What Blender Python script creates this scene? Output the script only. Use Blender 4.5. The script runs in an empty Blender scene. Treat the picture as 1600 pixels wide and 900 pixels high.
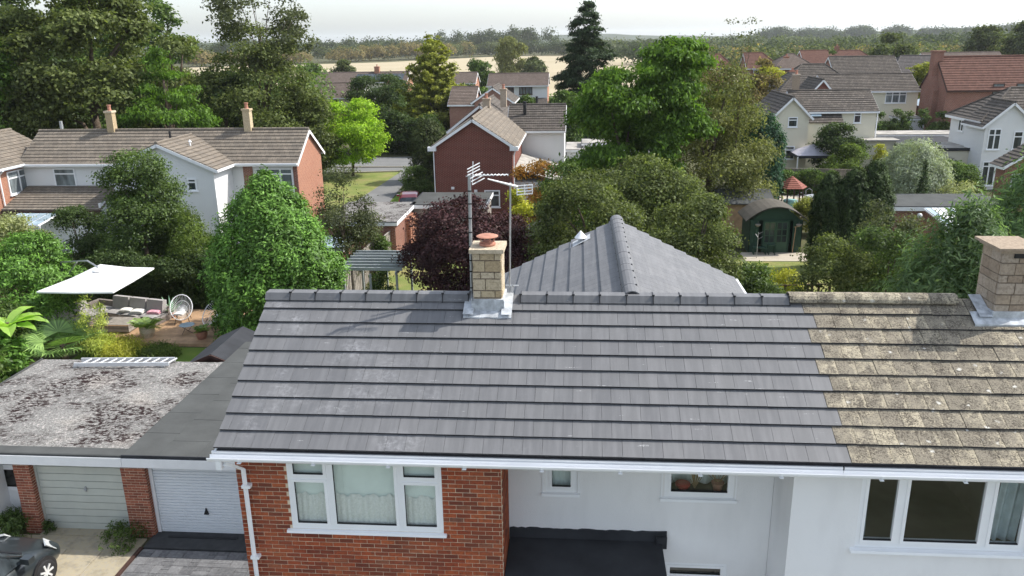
import bpy, math, random
import numpy as np
from mathutils import Vector, Matrix
PI=math.pi; rad=math.radians
C=bpy.context.scene.collection
scene=bpy.context.scene
# ------------------------------------------------------------------ camera
H_CAM=11.9
yaw,pit,rol=rad(4.85),rad(17.2),rad(-.95)
fw=Vector((-math.sin(yaw)*math.cos(pit),math.cos(yaw)*math.cos(pit),-math.sin(pit)))
rt=Vector((math.cos(yaw),math.sin(yaw),0)); up=rt.cross(fw)
rt,up=math.cos(rol)*rt+math.sin(rol)*up,-math.sin(rol)*rt+math.cos(rol)*up
cam=bpy.data.cameras.new('camera'); co=bpy.data.objects.new('camera',cam); C.objects.link(co)
co.matrix_world=Matrix(((rt.x,up.x,-fw.x,0),(rt.y,up.y,-fw.y,0),(rt.z,up.z,-fw.z,H_CAM),(0,0,0,1)))
cam.sensor_width=36; cam.lens=36*1260/1600; cam.clip_start=.1; cam.clip_end=20000
scene.camera=co
# ------------------------------------------------------------------ world, sun, exposure
SUN=Vector((.66,.24,.74)).normalized()
w=bpy.data.worlds.new('World'); scene.world=w; w.use_nodes=True
nt=w.node_tree; bg=nt.nodes['Background']; sk=nt.nodes.new('ShaderNodeTexSky')
sk.sky_type='NISHITA'; sk.sun_disc=False; sk.sun_elevation=math.asin(SUN.z); sk.sun_rotation=math.atan2(SUN.x,SUN.y)
sk.altitude=50; sk.air_density=1.0; sk.dust_density=1.8; sk.ozone_density=1.0
hs=nt.nodes.new('ShaderNodeHueSaturation'); hs.inputs['Saturation'].default_value=.45
tn=nt.nodes.new('ShaderNodeMix'); tn.data_type='RGBA'; tn.blend_type='MULTIPLY'; tn.inputs[0].default_value=1; tn.inputs[7].default_value=(.955,1.0,1.045,1)
nt.links.new(sk.outputs[0],hs.inputs['Color']); nt.links.new(hs.outputs[0],tn.inputs[6]); nt.links.new(tn.outputs[2],bg.inputs[0]); bg.inputs[1].default_value=.15
sl=bpy.data.lights.new('sun','SUN'); sl.energy=3.0; sl.angle=rad(.6); sl.color=(1,.95,.87)
so=bpy.data.objects.new('sun',sl); C.objects.link(so); so.rotation_euler=SUN.to_track_quat('Z','Y').to_euler()
vs=scene.view_settings; vs.view_transform='Standard'; vs.look='None'; vs.gamma=1; vs.exposure=.88
scene.cycles.max_bounces=6; scene.cycles.diffuse_bounces=3; scene.cycles.glossy_bounces=2
scene.cycles.transmission_bounces=4; scene.cycles.transparent_max_bounces=12; scene.cycles.volume_bounces=1
# ------------------------------------------------------------------ node helpers
def newmat(name):
    m=bpy.data.materials.new(name); m.use_nodes=True; t=m.node_tree
    return m,t,t.nodes['Principled BSDF']
def nd(t,typ,props=None,**inp):
    n=t.nodes.new('ShaderNode'+typ)
    for k,v in (props or {}).items(): setattr(n,k,v)
    for k,v in inp.items():
        k=int(k[1:]) if k[0]=='i' and k[1:].isdigit() else k.replace('_',' ')
        s=n.inputs[k]
        if hasattr(v,'is_output') or isinstance(v,bpy.types.NodeSocket): t.links.new(v,s)
        else: s.default_value=v
    return n
def c4(c): return (c[0],c[1],c[2],1)
def ramp(t,fac,stops,interp='LINEAR'):
    n=t.nodes.new('ShaderNodeValToRGB'); t.links.new(fac,n.inputs[0]); e=n.color_ramp; e.interpolation=interp
    while len(e.elements)<len(stops): e.elements.new(.5)
    for el,(p,c) in zip(e.elements,stops): el.position=p; el.color=c4(c if hasattr(c,'__len__') else (c,c,c))
    return n.outputs[0]
def mix(t,f,a,b,mode='MIX'):
    n=t.nodes.new('ShaderNodeMix'); n.data_type='RGBA'; n.blend_type=mode
    for i,v in ((0,f),(6,a),(7,b)):
        if isinstance(v,bpy.types.NodeSocket): t.links.new(v,n.inputs[i])
        else: n.inputs[i].default_value=c4(v) if hasattr(v,'__len__') else v
    return n.outputs[2]
def mth(t,op,a,b=0.,cl=False):
    n=t.nodes.new('ShaderNodeMath'); n.operation=op; n.use_clamp=cl
    for i,v in enumerate((a,b)):
        if isinstance(v,bpy.types.NodeSocket): t.links.new(v,n.inputs[i])
        else: n.inputs[i].default_value=v
    return n.outputs[0]
def pos(t): return t.nodes.new('ShaderNodeNewGeometry').outputs['Position']
def rnd(t):   # one random number per separate piece: per object and per mesh island
    o=t.nodes.new('ShaderNodeObjectInfo').outputs['Random']; g=t.nodes.new('ShaderNodeNewGeometry').outputs['Random Per Island']
    return mth(t,'FRACT',mth(t,'ADD',mth(t,'MULTIPLY',o,7.31),mth(t,'MULTIPLY',g,3.17)))
def noise(t,vec,scale,detail=3,rough=.55,dist=0):
    n=nd(t,'TexNoise',None,Scale=scale,Detail=detail,Roughness=rough,Distortion=dist); t.links.new(vec,n.inputs['Vector']); return n.outputs[0]
def scl(t,vec,s):
    n=t.nodes.new('ShaderNodeMapping'); n.inputs['Scale'].default_value=s; t.links.new(vec,n.inputs['Vector']); return n.outputs[0]
def bump(t,b,h,dist,strength=1):
    n=nd(t,'Bump',None,Distance=dist,Strength=strength,Height=h); t.links.new(n.outputs[0],b.inputs['Normal'])
def uvs(t): return t.nodes.new('ShaderNodeUVMap').outputs[0]
# ------------------------------------------------------------------ materials
def plain(name,c,rough=.7,var=.12,ns=3.,bd=0,spec=.3,metal=0,per=0):
    m,t,b=newmat(name); p=pos(t); f=noise(t,p,ns,4)
    lo=tuple(x*(1-var) for x in c); hi=tuple(min(1,x*(1+var)) for x in c)
    col=ramp(t,f,((.3,lo),(.7,hi)))
    if per: col=mix(t,1.0,col,ramp(t,rnd(t),((0,1-per),(1,1+per))),'MULTIPLY')
    t.links.new(col,b.inputs['Base Color']); b.inputs['Roughness'].default_value=rough
    b.inputs['Specular IOR Level'].default_value=spec; b.inputs['Metallic'].default_value=metal
    if bd: bump(t,b,noise(t,p,ns*9,3),bd)
    return m
def brick_obj(name,stops):
    m,t,b=newmat(name); p=pos(t)
    col=ramp(t,rnd(t),stops)
    col=mix(t,ramp(t,noise(t,p,26,3),((.42,0),(.75,.65))),col,(.10,.045,.03))
    col=mix(t,ramp(t,noise(t,p,1.3,3),((.4,0),(.8,.35))),col,(.30,.13,.075))
    t.links.new(col,b.inputs['Base Color']); b.inputs['Roughness'].default_value=.88; b.inputs['Specular IOR Level'].default_value=.2
    bump(t,b,noise(t,p,120,3),.004); return m
def brick_tex(name,c1,c2,mo,soil=.25,sc=1.0):
    m,t,b=newmat(name); u=uvs(t)
    n=nd(t,'TexBrick',{'offset':.5},Vector=u,Color1=c4(c1),Color2=c4(c2),Mortar=c4(mo),Scale=1.0)
    n.inputs['Mortar Size'].default_value=.011*sc; n.inputs['Brick Width'].default_value=.225*sc; n.inputs['Row Height'].default_value=.075*sc
    n.inputs['Bias'].default_value=-.1; n.inputs['Mortar Smooth'].default_value=.1
    p=pos(t); col=mix(t,ramp(t,noise(t,p,.9,4),((.35,0),(.75,soil))),n.outputs[0],tuple(x*.5 for x in c1))
    t.links.new(col,b.inputs['Base Color']); b.inputs['Roughness'].default_value=.9; b.inputs['Specular IOR Level'].default_value=.15
    bump(t,b,n.outputs['Fac'],-.006); return m
def render_wall(name,c,stain=.18):
    m,t,b=newmat(name); p=pos(t)
    f=noise(t,scl(t,p,(1.2,1.2,.35)),1.6,5); g=noise(t,p,.35,2)
    col=mix(t,ramp(t,f,((.45,0),(.85,stain))),c,tuple(x*.62 for x in c))
    col=mix(t,ramp(t,g,((.4,0),(.7,.25))),col,tuple(min(.9,x*v) for x,v in zip(c,(.97,.93,.86))))
    t.links.new(col,b.inputs['Base Color']); b.inputs['Roughness'].default_value=.85; b.inputs['Specular IOR Level'].default_value=.2
    bump(t,b,noise(t,p,55,4,.7),.006); return m
def tile_new(name):
    m,t,b=newmat(name); p=pos(t); r=rnd(t)
    col=ramp(t,r,((0,(.121,.122,.128)),(.5,(.130,.131,.136)),(1,(.142,.142,.146))))
    st=noise(t,scl(t,p,(9,.9,.9)),1.2,4)     # faint streaks running down the slope
    col=mix(t,ramp(t,st,((.4,0),(.75,.35))),col,(.24,.238,.245))
    ef=mth(t,'MULTIPLY',ramp(t,noise(t,p,1.1,3),((.52,0),(.70,1))),ramp(t,noise(t,p,14,5,.7),((.42,0),(.68,.8))))
    x=nd(t,'SeparateXYZ',None,Vector=p).outputs[0]
    left=ramp(t,mth(t,'MULTIPLY',mth(t,'ADD',x,6.),.1),((0,.6),(.32,.35),(.6,.05)))
    col=mix(t,mth(t,'MULTIPLY',ef,left),col,(.52,.52,.54))
    sc=mth(t,'MULTIPLY',ramp(t,noise(t,scl(t,p,(1.1,9,9)),2.2,2),((.70,0),(.735,1))),ramp(t,noise(t,p,40,2),((.45,0),(.6,1))))
    col=mix(t,mth(t,'MULTIPLY',sc,.45),col,(.6,.6,.6))
    t.links.new(col,b.inputs['Base Color']); b.inputs['Roughness'].default_value=.62; b.inputs['Specular IOR Level'].default_value=.35
    bump(t,b,noise(t,p,160,3),.0012); return m
def tile_old(name,buff=(.54,.475,.35),gr=(.265,.235,.185),dk=(.065,.055,.047),lo=.33,hi=.46,sc=1.0):
    m,t,b=newmat(name); p=pos(t); r=rnd(t)
    base=ramp(t,noise(t,p,5*sc,4),((.3,tuple(x*.85 for x in buff)),(.7,buff)))
    off=ramp(t,r,((0,0),(.75,.035),(.9,.09),(1,.17)))
    n1=mth(t,'SUBTRACT',mth(t,'MULTIPLY',mth(t,'ADD',noise(t,p,9*sc,6,.7,.4),mth(t,'MULTIPLY',noise(t,p,1.6*sc,2),.6)),.625),mth(t,'MULTIPLY',off,.9))
    ox=nd(t,'SeparateXYZ',None,Vector=t.nodes.new('ShaderNodeTexCoord').outputs['Object']).outputs[0]
    strip=ramp(t,mth(t,'ADD',ox,mth(t,'MULTIPLY',noise(t,p,13,4,.7),.10)),((.275,0),(.315,.10)))
    n1=mth(t,'SUBTRACT',n1,strip)
    base=mix(t,1.0,base,ramp(t,mth(t,'FRACT',mth(t,'MULTIPLY',r,5.7)),((0,.86),(1,1.08))),'MULTIPLY')
    col=mix(t,ramp(t,n1,((lo,0),(hi,.92))),base,mix(t,noise(t,p,3.1,3),tuple(x*.72 for x in gr),tuple(x*1.25 for x in gr)))
    col=mix(t,ramp(t,mth(t,'ADD',mth(t,'MULTIPLY',noise(t,p,38*sc,6,.8,.2),.75),mth(t,'MULTIPLY',noise(t,p,5*sc,3),.25)),((.47,0),(.58,.9))),col,dk)
    dv=nd(t,'VectorMath',{'operation':'ADD'}); t.links.new(p,dv.inputs[0]); nn_=nd(t,'TexNoise',None,Scale=14.,Detail=3.); t.links.new(p,nn_.inputs['Vector']); sv=nd(t,'VectorMath',{'operation':'SCALE'},Scale=.10); t.links.new(nn_.outputs['Color'],sv.inputs[0]); t.links.new(sv.outputs[0],dv.inputs[1])
    v=nd(t,'TexVoronoi',{'feature':'F1'},Vector=dv.outputs[0],Scale=4.3*sc,Randomness=1.0)
    sp=mth(t,'MULTIPLY',ramp(t,v.outputs['Distance'],((.06,1),(.15,0))),ramp(t,noise(t,p,1.7,2),((.44,0),(.56,.9))))
    col=mix(t,sp,col,(.68,.66,.60))
    t.links.new(col,b.inputs['Base Color']); b.inputs['Roughness'].default_value=.95; b.inputs['Specular IOR Level'].default_value=.1
    bump(t,b,noise(t,p,45*sc,5,.7),.018); return m
def tile_far(name,c1,c2,dk,white=.25,row=.33):
    m,t,b=newmat(name); u=uvs(t); p=pos(t)
    n=nd(t,'TexBrick',{'offset':.5},Vector=u,Color1=c4(c1),Color2=c4(c2),Mortar=c4(dk),Scale=1.0)
    n.inputs['Mortar Size'].default_value=.012; n.inputs['Brick Width'].default_value=.30; n.inputs['Row Height'].default_value=row; n.inputs['Bias'].default_value=0.
    col=mix(t,ramp(t,noise(t,p,2.4,6,.72),((.42,0),(.66,.75))),n.outputs[0],tuple(x*.55 for x in c1))
    col=mix(t,ramp(t,noise(t,p,7,4,.7),((.62,0),(.72,white))),col,(.55,.52,.46))
    t.links.new(col,b.inputs['Base Color']); b.inputs['Roughness'].default_value=.92; b.inputs['Specular IOR Level'].default_value=.15
    return m
def leafmat(name,c1,c2,tr=.35,gloss=.10,clump=.6,cs=.9,third=None):
    m,t,b=newmat(name); t.nodes.remove(b); out=t.nodes['Material Output']
    p=pos(t); st=[(0,c1),(1,c2)] if not third else [(0,c1),(.8,c2),(.88,third),(1,third)]
    g=t.nodes.new('ShaderNodeNewGeometry').outputs['Random Per Island']
    st=[(q,tuple(v*(.95 if q==0 else 1.6) for v in c)) for q,c in st]; col=ramp(t,g,st)
    col=mix(t,1.0,col,ramp(t,noise(t,p,cs,3),((.32,1-clump*.55),(.68,1+clump*.6))),'MULTIPLY')
    d=nd(t,'BsdfDiffuse',None,Color=col); tl=nd(t,'BsdfTranslucent',None,Color=mix(t,1.0,col,(1.35,1.45,.75),'MULTIPLY'))
    gl=nd(t,'BsdfGlossy',None,Roughness=.5); gl.inputs['Color'].default_value=(.5,.55,.5,1)
    a=nd(t,'MixShader',None,i0=tr); t.links.new(d.outputs[0],a.inputs[1]); t.links.new(tl.outputs[0],a.inputs[2])
    f=nd(t,'MixShader',None,i0=gloss); t.links.new(a.outputs[0],f.inputs[1]); t.links.new(gl.outputs[0],f.inputs[2])
    t.links.new(f.outputs[0],out.inputs[0]); return m
def glassy(name,c=(.02,.025,.028),rough=.04,spec=.8,var=.6):
    m,t,b=newmat(name); p=pos(t)
    col=ramp(t,noise(t,scl(t,p,(2.5,2.5,.8)),1.4,2),((.35,c),(.7,tuple(x*(1+4*var) for x in c))))
    t.links.new(col,b.inputs['Base Color']); b.inputs['Roughness'].default_value=rough; b.inputs['Specular IOR Level'].default_value=spec; return m
def clearglass(name,tint=(.93,.97,.95),refl=.07):
    m,t,b=newmat(name); t.nodes.remove(b); out=t.nodes['Material Output']
    fr=nd(t,'LayerWeight',None,Blend=.5); tp=nd(t,'BsdfTransparent'); tp.inputs[0].default_value=c4(tint)
    gl=nd(t,'BsdfGlossy',None,Roughness=.02)
    f=mth(t,'ADD',mth(t,'MULTIPLY',mth(t,'POWER',fr.outputs['Facing'],4.),.7),refl+.035,True)
    s=nd(t,'MixShader'); t.links.new(f,s.inputs[0]); t.links.new(tp.outputs[0],s.inputs[1]); t.links.new(gl.outputs[0],s.inputs[2]); t.links.new(s.outputs[0],out.inputs[0]); return m
def ground_mat(name,cols,scale=.5,fine=18,bd=.02):
    m,t,b=newmat(name); p=pos(t)
    n=mth(t,'ADD',mth(t,'MULTIPLY',noise(t,p,scale,5,.6),.65),mth(t,'MULTIPLY',noise(t,p,fine,4,.7),.35))
    k=len(cols); col=ramp(t,n,[(.32+.36*i/(k-1),c) for i,c in enumerate(cols)])
    t.links.new(col,b.inputs['Base Color']); b.inputs['Roughness'].default_value=.95; b.inputs['Specular IOR Level'].default_value=.1
    if bd: bump(t,b,noise(t,p,fine*2,4,.7),bd)
    return m
M={}
M['upvc']=plain('white_upvc',(.86,.87,.88),.35,.03,2,spec=.5)
M['whitewood']=plain('white_painted_board',(.84,.845,.85),.5,.04,3)
M['render']=render_wall('white_render',(.83,.83,.83),.38)
M['render_far']=render_wall('white_render_far',(.76,.765,.76),.10)
M['cream']=render_wall('cream_render',(.72,.68,.55),.12)
M['mortar']=plain('mortar',(.66,.54,.40),.95,.2,12)
M['brick']=brick_obj('red_brick',((0,(.17,.045,.028)),(.3,(.28,.062,.030)),(.62,(.37,.082,.034)),(.9,(.47,.12,.045)),(1,(.21,.09,.06))))
M['brickw']=brick_obj('plum_brick',((0,(.20,.065,.045)),(.5,(.30,.095,.06)),(1,(.40,.14,.085))))
M['brick_t']=brick_tex('red_brick_far',(.27,.085,.055),(.20,.06,.042),(.42,.34,.28))
M['brick_or']=brick_tex('orange_brick_far',(.40,.155,.09),(.32,.11,.065),(.50,.36,.27),.12)
M['brick_dk']=brick_tex('dark_red_brick',(.165,.037,.030),(.115,.026,.022),(.32,.20,.155),.15)
M['brick_pk']=brick_tex('pink_brick_far',(.36,.17,.12),(.28,.11,.08),(.4,.33,.28))
M['tile']=tile_new('grey_concrete_tile')
M['tile_under_shade']=plain('tile_underside_edge_shade',(.05,.05,.055),.9,.2,20)  # undersides and decks; on tile front edges it is shade put into the colour
M['tileold']=tile_old('weathered_buff_tile')
M['tf_buff']=tile_far('buff_tile_far',(.255,.215,.172),(.17,.148,.124),(.07,.06,.05),.4)
M['tf_grey']=tile_far('grey_tile_far',(.155,.134,.115),(.088,.078,.070),(.035,.03,.028),.5)
M['tf_brown']=tile_far('brown_tile_far',(.20,.158,.135),(.15,.118,.10),(.08,.06,.05),.12)
M['tf_red']=tile_far('red_tile_far',(.185,.098,.075),(.14,.075,.06),(.12,.06,.045),.10)
M['tf_dark']=tile_far('dark_tile_far',(.15,.135,.13),(.10,.092,.09),(.04,.038,.036),.15)
M['felt']=plain('mineral_felt',(.085,.088,.086),.95,.14,1.4,.004,.1)
M['felt_dark']=plain('black_felt',(.035,.037,.042),.8,.25,1.8,.003,.25)
M['felt_pale']=plain('pale_felt',(.36,.34,.31),.95,.3,1.2,.004,.1)
M['lead']=plain('lead_sheet',(.46,.48,.50),.75,.3,9,.004,.25)
M['stone']=None
M['alu']=plain('aluminium',(.72,.73,.74),.4,.08,6,0,.5,.3)
M['steel']=plain('galvanised_steel',(.42,.43,.44),.45,.12,8,0,.5,.5)
M['black']=plain('black_plastic',(.02,.02,.022),.5,.1,5)
M['terracotta']=plain('terracotta',(.42,.20,.14),.8,.2,9)
M['glass_dark']=glassy('dark_window_glass')
M['glass_mid']=glassy('curtained_window_glass',(.10,.115,.12),.08,.6,.35)
M['glass']=clearglass('clear_glass')
M['net']=plain('net_curtain',(.62,.70,.66),.9,.05,8,0,.1)
M['interior']=plain('room_interior',(.15,.135,.11),.9,.4,.8)
M['wood']=plain('deck_wood',(.42,.27,.16),.7,.18,4,.004,.3,0,.16)
M['woodgrey']=plain('weathered_wood',(.30,.27,.24),.85,.2,6,.006,.2,0,.2)
M['wooddark']=plain('dark_brown_wood',(.065,.035,.028),.7,.25,6,.004)
M['fencewood']=plain('fence_wood',(.26,.225,.19),.9,.2,5,.006,.1,0,.18)
M['bark']=plain('bark',(.13,.10,.075),.95,.35,9,.03,.1)
M['barkred']=plain('orange_bark',(.32,.16,.10),.95,.3,9,.03,.1)
M['grass']=ground_mat('lawn',((.10,.16,.03),(.14,.22,.04),(.20,.24,.06)),.6,25)
M['verge']=ground_mat('dry_verge_grass',((.12,.17,.045),(.20,.23,.07),(.33,.25,.13)),.55,20)
M['soil']=ground_mat('garden_ground',((.055,.06,.028),(.085,.085,.045),(.13,.13,.06)),.45,14)
M['field']=ground_mat('stubble_field',((.36,.305,.20),(.40,.34,.23),(.45,.38,.265)),.02,.5,0)
M['asphalt']=ground_mat('asphalt',((.15,.15,.15),(.19,.19,.19),(.22,.22,.215)),.4,40,.003)
M['paving']=ground_mat('pale_paving',((.40,.34,.24),(.50,.43,.31),(.56,.49,.37)),.9,12,.004)
M['greypave']=ground_mat('unseen_grey_paving',((.24,.235,.225),(.30,.295,.285)),1.5,12,.004)
M['patio']=ground_mat('patio_slab',((.40,.35,.28),(.50,.45,.37)),1.5,12,.004)
# ------------------------------------------------------------------ object helpers
ORG={}
def tag(o,label=None,cat=None,group=None,kind=None):
    if label: o['label']=label
    if cat: o['category']=cat
    if group: o['group']=group
    if kind: o['kind']=kind
    return o
def thing(name,label,cat,loc,rot=0,group=None,local=False):
    o=bpy.data.objects.new(name,None); C.objects.link(o); o.location=loc; o.rotation_euler=(0,0,rot); o.empty_display_size=.2
    tag(o,label,cat,group); ORG[o.name]=(0,0,0) if local else tuple(loc); return o
class MB:
    def __init__(s): s.v=[]; s.f=[]; s.m=[]
    def add(s,vs,fs,m=0):
        k=len(s.v); s.v.extend(tuple(p) for p in vs); s.f.extend(tuple(i+k for i in f) for f in fs); s.m.extend([m]*len(fs)); return s
    def box(s,x0,x1,y0,y1,z0,z1,m=0):
        return s.add([(x0,y0,z0),(x1,y0,z0),(x1,y1,z0),(x0,y1,z0),(x0,y0,z1),(x1,y0,z1),(x1,y1,z1),(x0,y1,z1)],
            [(0,3,2,1),(4,5,6,7),(0,1,5,4),(1,2,6,5),(2,3,7,6),(3,0,4,7)],m)
    def poly(s,pts,m=0): return s.add(pts,[tuple(range(len(pts)))],m)
    def prism(s,pts,vec,m=0):
        n=len(pts); v=Vector(vec); a=[Vector(p) for p in pts]; b=[p+v for p in a]
        return s.add(a+b,[tuple(range(n))[::-1],tuple(range(n,2*n))]+[(i,(i+1)%n,(i+1)%n+n,i+n) for i in range(n)],m)
    def obox(s,p0,p1,w,h,m=0,upv=(0,0,1)):   # bar from p0 to p1
        a,b=Vector(p0),Vector(p1); d=(b-a).normalized(); u=Vector(upv)
        if abs(d.dot(u))>.98: u=Vector((1,0,0))
        sd=d.cross(u).normalized()*w/2; u=sd.cross(d).normalized()*h/2
        vs=[a-sd-u,a+sd-u,a+sd+u,a-sd+u,b-sd-u,b+sd-u,b+sd+u,b-sd+u]
        return s.add(vs,[(0,3,2,1),(4,5,6,7),(0,1,5,4),(1,2,6,5),(2,3,7,6),(3,0,4,7)],m)
    def tube(s,pts,rs,n=8,m=0,cap=True):
        pts=[Vector(p) for p in pts]
        if not hasattr(rs,'__len__'): rs=[rs]*len(pts)
        k=len(s.v); prev=None
        for i,p in enumerate(pts):
            d=(pts[min(i+1,len(pts)-1)]-pts[max(i-1,0)]).normalized()
            if prev is None: a=d.orthogonal().normalized()
            else:
                a=(prev-d*prev.dot(d)); a=a.normalized() if a.length>1e-6 else d.orthogonal().normalized()
            prev=a; b=d.cross(a)
            for j in range(n):
                q=2*PI*j/n; s.v.append(tuple(p+(a*math.cos(q)+b*math.sin(q))*rs[i]))
        for i in range(len(pts)-1):
            for j in range(n): s.f.append((k+i*n+j,k+i*n+(j+1)%n,k+(i+1)*n+(j+1)%n,k+(i+1)*n+j)); s.m.append(m)
        if cap:
            s.f.append(tuple(k+j for j in range(n))[::-1]); s.m.append(m)
            s.f.append(tuple(k+(len(pts)-1)*n+j for j in range(n))); s.m.append(m)
        return s
    def lathe(s,c,prof,n=16,m=0,sy=1):
        k=len(s.v)
        for r,z in prof:
            for j in range(n): q=2*PI*j/n; s.v.append((c[0]+r*math.cos(q),c[1]+r*sy*math.sin(q),c[2]+z))
        for i in range(len(prof)-1):
            for j in range(n): s.f.append((k+i*n+j,k+i*n+(j+1)%n,k+(i+1)*n+(j+1)%n,k+(i+1)*n+j)); s.m.append(m)
        s.f.append(tuple(k+j for j in range(n))[::-1]); s.m.append(m)
        s.f.append(tuple(k+(len(prof)-1)*n+j for j in range(n))); s.m.append(m); return s
    def obj(s,name,mats,parent=None,label=None,cat=None,kind=None,group=None,smooth=False,org=None):
        if not isinstance(mats,(list,tuple)): mats=[mats]
        o0=np.array(org if org is not None else (ORG[parent.name] if parent else (0,0,0)))
        v=np.array(s.v,float)-o0
        me=bpy.data.meshes.new(name); me.from_pydata(v.tolist(),[],s.f)
        for m in mats: me.materials.append(m)
        if len(mats)>1: me.polygons.foreach_set('material_index',s.m)
        uvl=me.uv_layers.new(name='UVMap').data; W=np.array(s.v,float)
        buf=np.zeros((len(me.loops),2)); k=0
        for f in s.f:
            P=W[list(f)]; n=np.zeros(3); Q=np.roll(P,-1,0)
            n[0]=((P[:,1]-Q[:,1])*(P[:,2]+Q[:,2])).sum(); n[1]=((P[:,2]-Q[:,2])*(P[:,0]+Q[:,0])).sum(); n[2]=((P[:,0]-Q[:,0])*(P[:,1]+Q[:,1])).sum()
            l=np.linalg.norm(n); n=n/l if l>1e-12 else np.array((0,0,1.))
            t=np.array((-n[1],n[0],0)); l=np.linalg.norm(t); t=t/l if l>1e-3 else np.array((1.,0,0))
            b=np.cross(n,t); buf[k:k+len(f),0]=P@t; buf[k:k+len(f),1]=P@b; k+=len(f)
        uvl.foreach_set('uv',buf.ravel())
        if smooth: me.polygons.foreach_set('use_smooth',[True]*len(me.polygons))
        o=bpy.data.objects.new(name,me); C.objects.link(o)
        if parent: o.parent=parent; ORG[o.name]=ORG[parent.name]
        else: o.location=tuple(o0); ORG[o.name]=tuple(o0)
        tag(o,label,cat,group,kind); return o
def inst(me,name,parent,loc,rot=(0,0,0),scale=None):
    o=bpy.data.objects.new(name,me); C.objects.link(o); o.parent=parent; g=ORG[parent.name]
    o.location=(loc[0]-g[0],loc[1]-g[1],loc[2]-g[2]); o.rotation_euler=rot
    if scale: o.scale=scale
    return o
def bare(mb,name,mats):   # mesh data only
    me=bpy.data.meshes.new(name); me.from_pydata([tuple(p) for p in mb.v],[],mb.f)
    for m in (mats if isinstance(mats,list) else [mats]): me.materials.append(m)
    me.uv_layers.new(name='UVMap'); me.polygons.foreach_set('material_index',mb.m); return me
def copy_tree(src,loc,rot=None,label=None,group=None):
    r=src.copy(); C.objects.link(r); r.location=loc
    if rot is not None: r.rotation_euler=(0,0,rot)
    if label: r['label']=label
    if group: r['group']=group
    ORG[r.name]=(0,0,0)
    for ch in list(src.children):
        c=ch.copy(); C.objects.link(c); c.parent=r
        for g in list(ch.children):
            d=g.copy(); C.objects.link(d); d.parent=c
    return r
def holes(mb,fixed,u0,u1,z0,z1,a,b,hs,m=0):
    """wall slab between depths a..b with rectangular openings; fixed='y' (wall along x) or 'x' (wall along y)"""
    us=sorted({u0,u1}|{h[0] for h in hs}|{h[1] for h in hs}); zs=sorted({z0,z1}|{h[2] for h in hs}|{h[3] for h in hs})
    us=[u for u in us if u0<=u<=u1]; zs=[z for z in zs if z0<=z<=z1]
    for i in range(len(us)-1):
        run=None
        for j in range(len(zs)-1):
            cu,cz=(us[i]+us[i+1])/2,(zs[j]+zs[j+1])/2
            inh=any(h[0]<cu<h[1] and h[2]<cz<h[3] for h in hs)
            if not inh: run=(run[0] if run else zs[j],zs[j+1])
            if inh or j==len(zs)-2:
                if run:
                    if fixed=='y': mb.box(us[i],us[i+1],a,b,run[0],run[1],m)
                    else: mb.box(a,b,us[i],us[i+1],run[0],run[1],m)
                run=None
    return mb
def wframe(parent,P,u,n,w,h,cols=1,fan=0,fw_=.08,proud=.05,fmat='upvc',pmat='glass_dark',sill=True,name='window'):
    """P: lower-left corner on the wall; u: unit vector along wall; n: outward normal. frame + panes"""
    P,u,n=Vector(P),Vector(u),Vector(n); z=Vector((0,0,1)); fb=MB()
    def bar(a0,a1,b0,b1,d0=-.02,d1=proud):
        vs=[P+u*a+z*b_+n*d for d in (d0,d1) for (a,b_) in ((a0,b0),(a1,b0),(a1,b1),(a0,b1))]
        fb.add(vs,[(0,3,2,1),(4,5,6,7),(0,1,5,4),(1,2,6,5),(2,3,7,6),(3,0,4,7)])
    bar(0,fw_,0,h); bar(w-fw_,w,0,h); bar(fw_,w-fw_,0,fw_); bar(fw_,w-fw_,h-fw_,h)
    if cols>1:
        for i in range(1,cols): c=w*i/cols; bar(c-fw_*.6,c+fw_*.6,fw_,h-fw_,-.02,proud-.004)
    if fan: bar(fw_,w-fw_,h*(1-fan)-fw_/2,h*(1-fan)+fw_/2,-.02,proud-.008)
    if sill: bar(-.05,w+.05,-.06,0,-.02,proud+.06)
    f=fb.obj(name,M[fmat],parent)
    pb=MB(); q=[P+u*a+z*b_+n*.012 for (a,b_) in ((.02,.02),(w-.02,.02),(w-.02,h-.02),(.02,h-.02))]; pb.prism(q,n*.006)
    pb.obj('pane',M[pmat],f); return f
def slope(mb,eL,eR,rR,rL,g=.33,d=.045,m=0,mf=0):
    """stepped courses from the eaves line eL-eR to the ridge line rL-rR"""
    eL,eR,rR,rL=map(Vector,(eL,eR,rR,rL)); n=(eR-eL).cross(rL-eL).normalized()
    if n.z<0: n=-n
    L=max((rL-eL).length,(rR-eR).length); mid=((rL+rR)/2-(eL+eR)/2); 
    e=(eR-eL).normalized(); L=(mid-e*mid.dot(e)).length; k=max(1,round(L/g))
    for i in range(k):
        a,b=i/k,(i+1)/k
        l0=eL.lerp(rL,a); r0=eR.lerp(rR,a); l1=eL.lerp(rL,b); r1=eR.lerp(rR,b)
        mb.add([l0+n*d,r0+n*d,r1+n*.004,l1+n*.004,l0-n*.06,r0-n*.06],[(0,1,2,3),(4,5,1,0),(4,0,3),(5,2,1)],m)
    mb.add([eL-n*.06,eR-n*.06,rR-n*.06,rL-n*.06],[(0,3,2,1)],m)
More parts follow.
